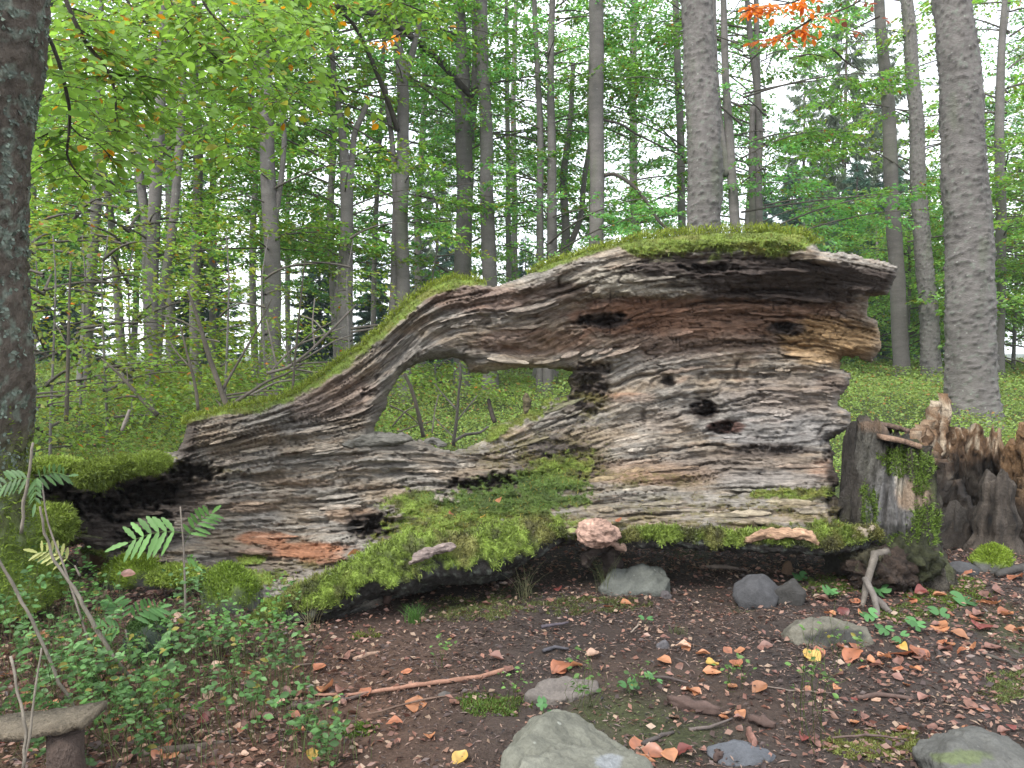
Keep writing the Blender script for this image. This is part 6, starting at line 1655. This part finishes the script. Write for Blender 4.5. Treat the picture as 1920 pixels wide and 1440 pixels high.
def tuft(px, py, n, h, seed, lab, col=(.13,.28,.06)):
    r = np.random.default_rng(seed); g = G(px, py)[0]; D = g[1]
    sp_ = .018*(1 if h < 80 else 4); b = np.stack([r.normal(0, sp_, n), r.normal(0, sp_*.7, n), np.zeros(n)], -1)
    az = r.uniform(-math.pi, math.pi, n); H = h/F*D*r.uniform(.5, 1.2, n)
    out = np.stack([np.cos(az), np.sin(az), 0*az], -1)*(H*r.uniform(.1, .9 if h < 80 else .45, n))[:, None]
    V_, Q_, C_, _ = tubes_batch(b, b+out+np.stack([0*H, 0*H, H], -1), -out*.2+[0, 0, .01], .0011, np.array(col)*r.uniform(.6, 1.5, (n, 1)), r)
    t_ = ob('grass_tuft', mesh('grass_tuft', V_, Q_, C_), M_plant, None, g, label=lab, cat='grass tuft', group='grass tufts')
tuft(778,1170,130,34,1,'bright green grass tuft on the soil below the mossy root')
tuft(985,1120,30,60,2,'sparse pale grass blades under the log by the rotten stub',(.2,.2,.1))
tuft(1135,1112,26,70,3,'long thin grass blades in front of the grey-green rock',(.17,.2,.08))
for k, (x, y, l) in enumerate([(250,1350,'tall thin stems right of the bench post'),(380,1300,'thin upright stems in the middle of the lower left thicket'),(420,1180,'pale upright stems in front of the mossy mound'),(480,1330,'thin grass stems left of the long stick'),(180,1180,'thin stems under the mossy stone mound'),(90,1250,'thin stems between the woody stems at the left'),(330,1430,'grassy stems at the bottom edge left of centre'),(540,1300,'sparse grass stems at the left tip of the long stick'),(600,1420,'thin grass stems on the orange litter at the bottom')]):
    tuft(x, y, 34, 110, 20+k, l, (.12, .17, .06))
tuft(1270,1190,30,16,4,'tiny grass tuft on the bare soil right of the pebble',(.14,.17,.06))
tuft(585,1190,24,60,5,'thin dry grass beside the tip of the mossy root',(.2,.18,.1))

# where two labels still read the same, say which one it is by its place
def place_words():
    by = {}
    for o in COL.objects:
        if o.parent is None and o.get('label'): by.setdefault(o['label'], []).append(o)
    nth = ['leftmost', 'second from left', 'third from left', 'fourth from left', 'fifth from left', 'sixth from left', 'seventh from left']
    for lab, os_ in by.items():
        if len(os_) < 2: continue
        os_.sort(key=lambda o: float(proj(np.array(o.location))[0]))
        for i, o in enumerate(os_):
            w_ = 'rightmost' if i == len(os_)-1 else nth[min(i, 6)]
            o['label'] = w_ + ' ' + lab if len((w_+' '+lab).split()) <= 16 else w_.split()[0] + ' ' + lab
place_words()

# thin forest haze
def haze():
    m = bpy.data.materials.new('haze'); m.use_nodes = True; nt = m.node_tree; nt.nodes.clear()
    out = nt.nodes.new('ShaderNodeOutputMaterial'); v = nt.nodes.new('ShaderNodeVolumePrincipled')
    v.inputs['Color'].default_value = (.90, .95, 1.0, 1); v.inputs['Density'].default_value = .0010; v.inputs['Anisotropy'].default_value = 0.2
    nt.links.new(v.outputs[0], out.inputs['Volume'])
    a, b, z0, z1 = 404, 407, -4.6, 21
    V = np.array([(x, y, z) for z in (z0, z1) for (x, y) in ((-a, -a), (a, -a), (a, b), (-a, b))], float)
    Fh = np.array([[3, 2, 1, 0], [4, 5, 6, 7], [0, 1, 5, 4], [1, 2, 6, 5], [2, 3, 7, 6], [3, 0, 4, 7]])
    ob('haze', mesh('haze', V, Fh), m, kind='stuff', label='thin pale forest haze')
HAZE = True
if HAZE: haze()
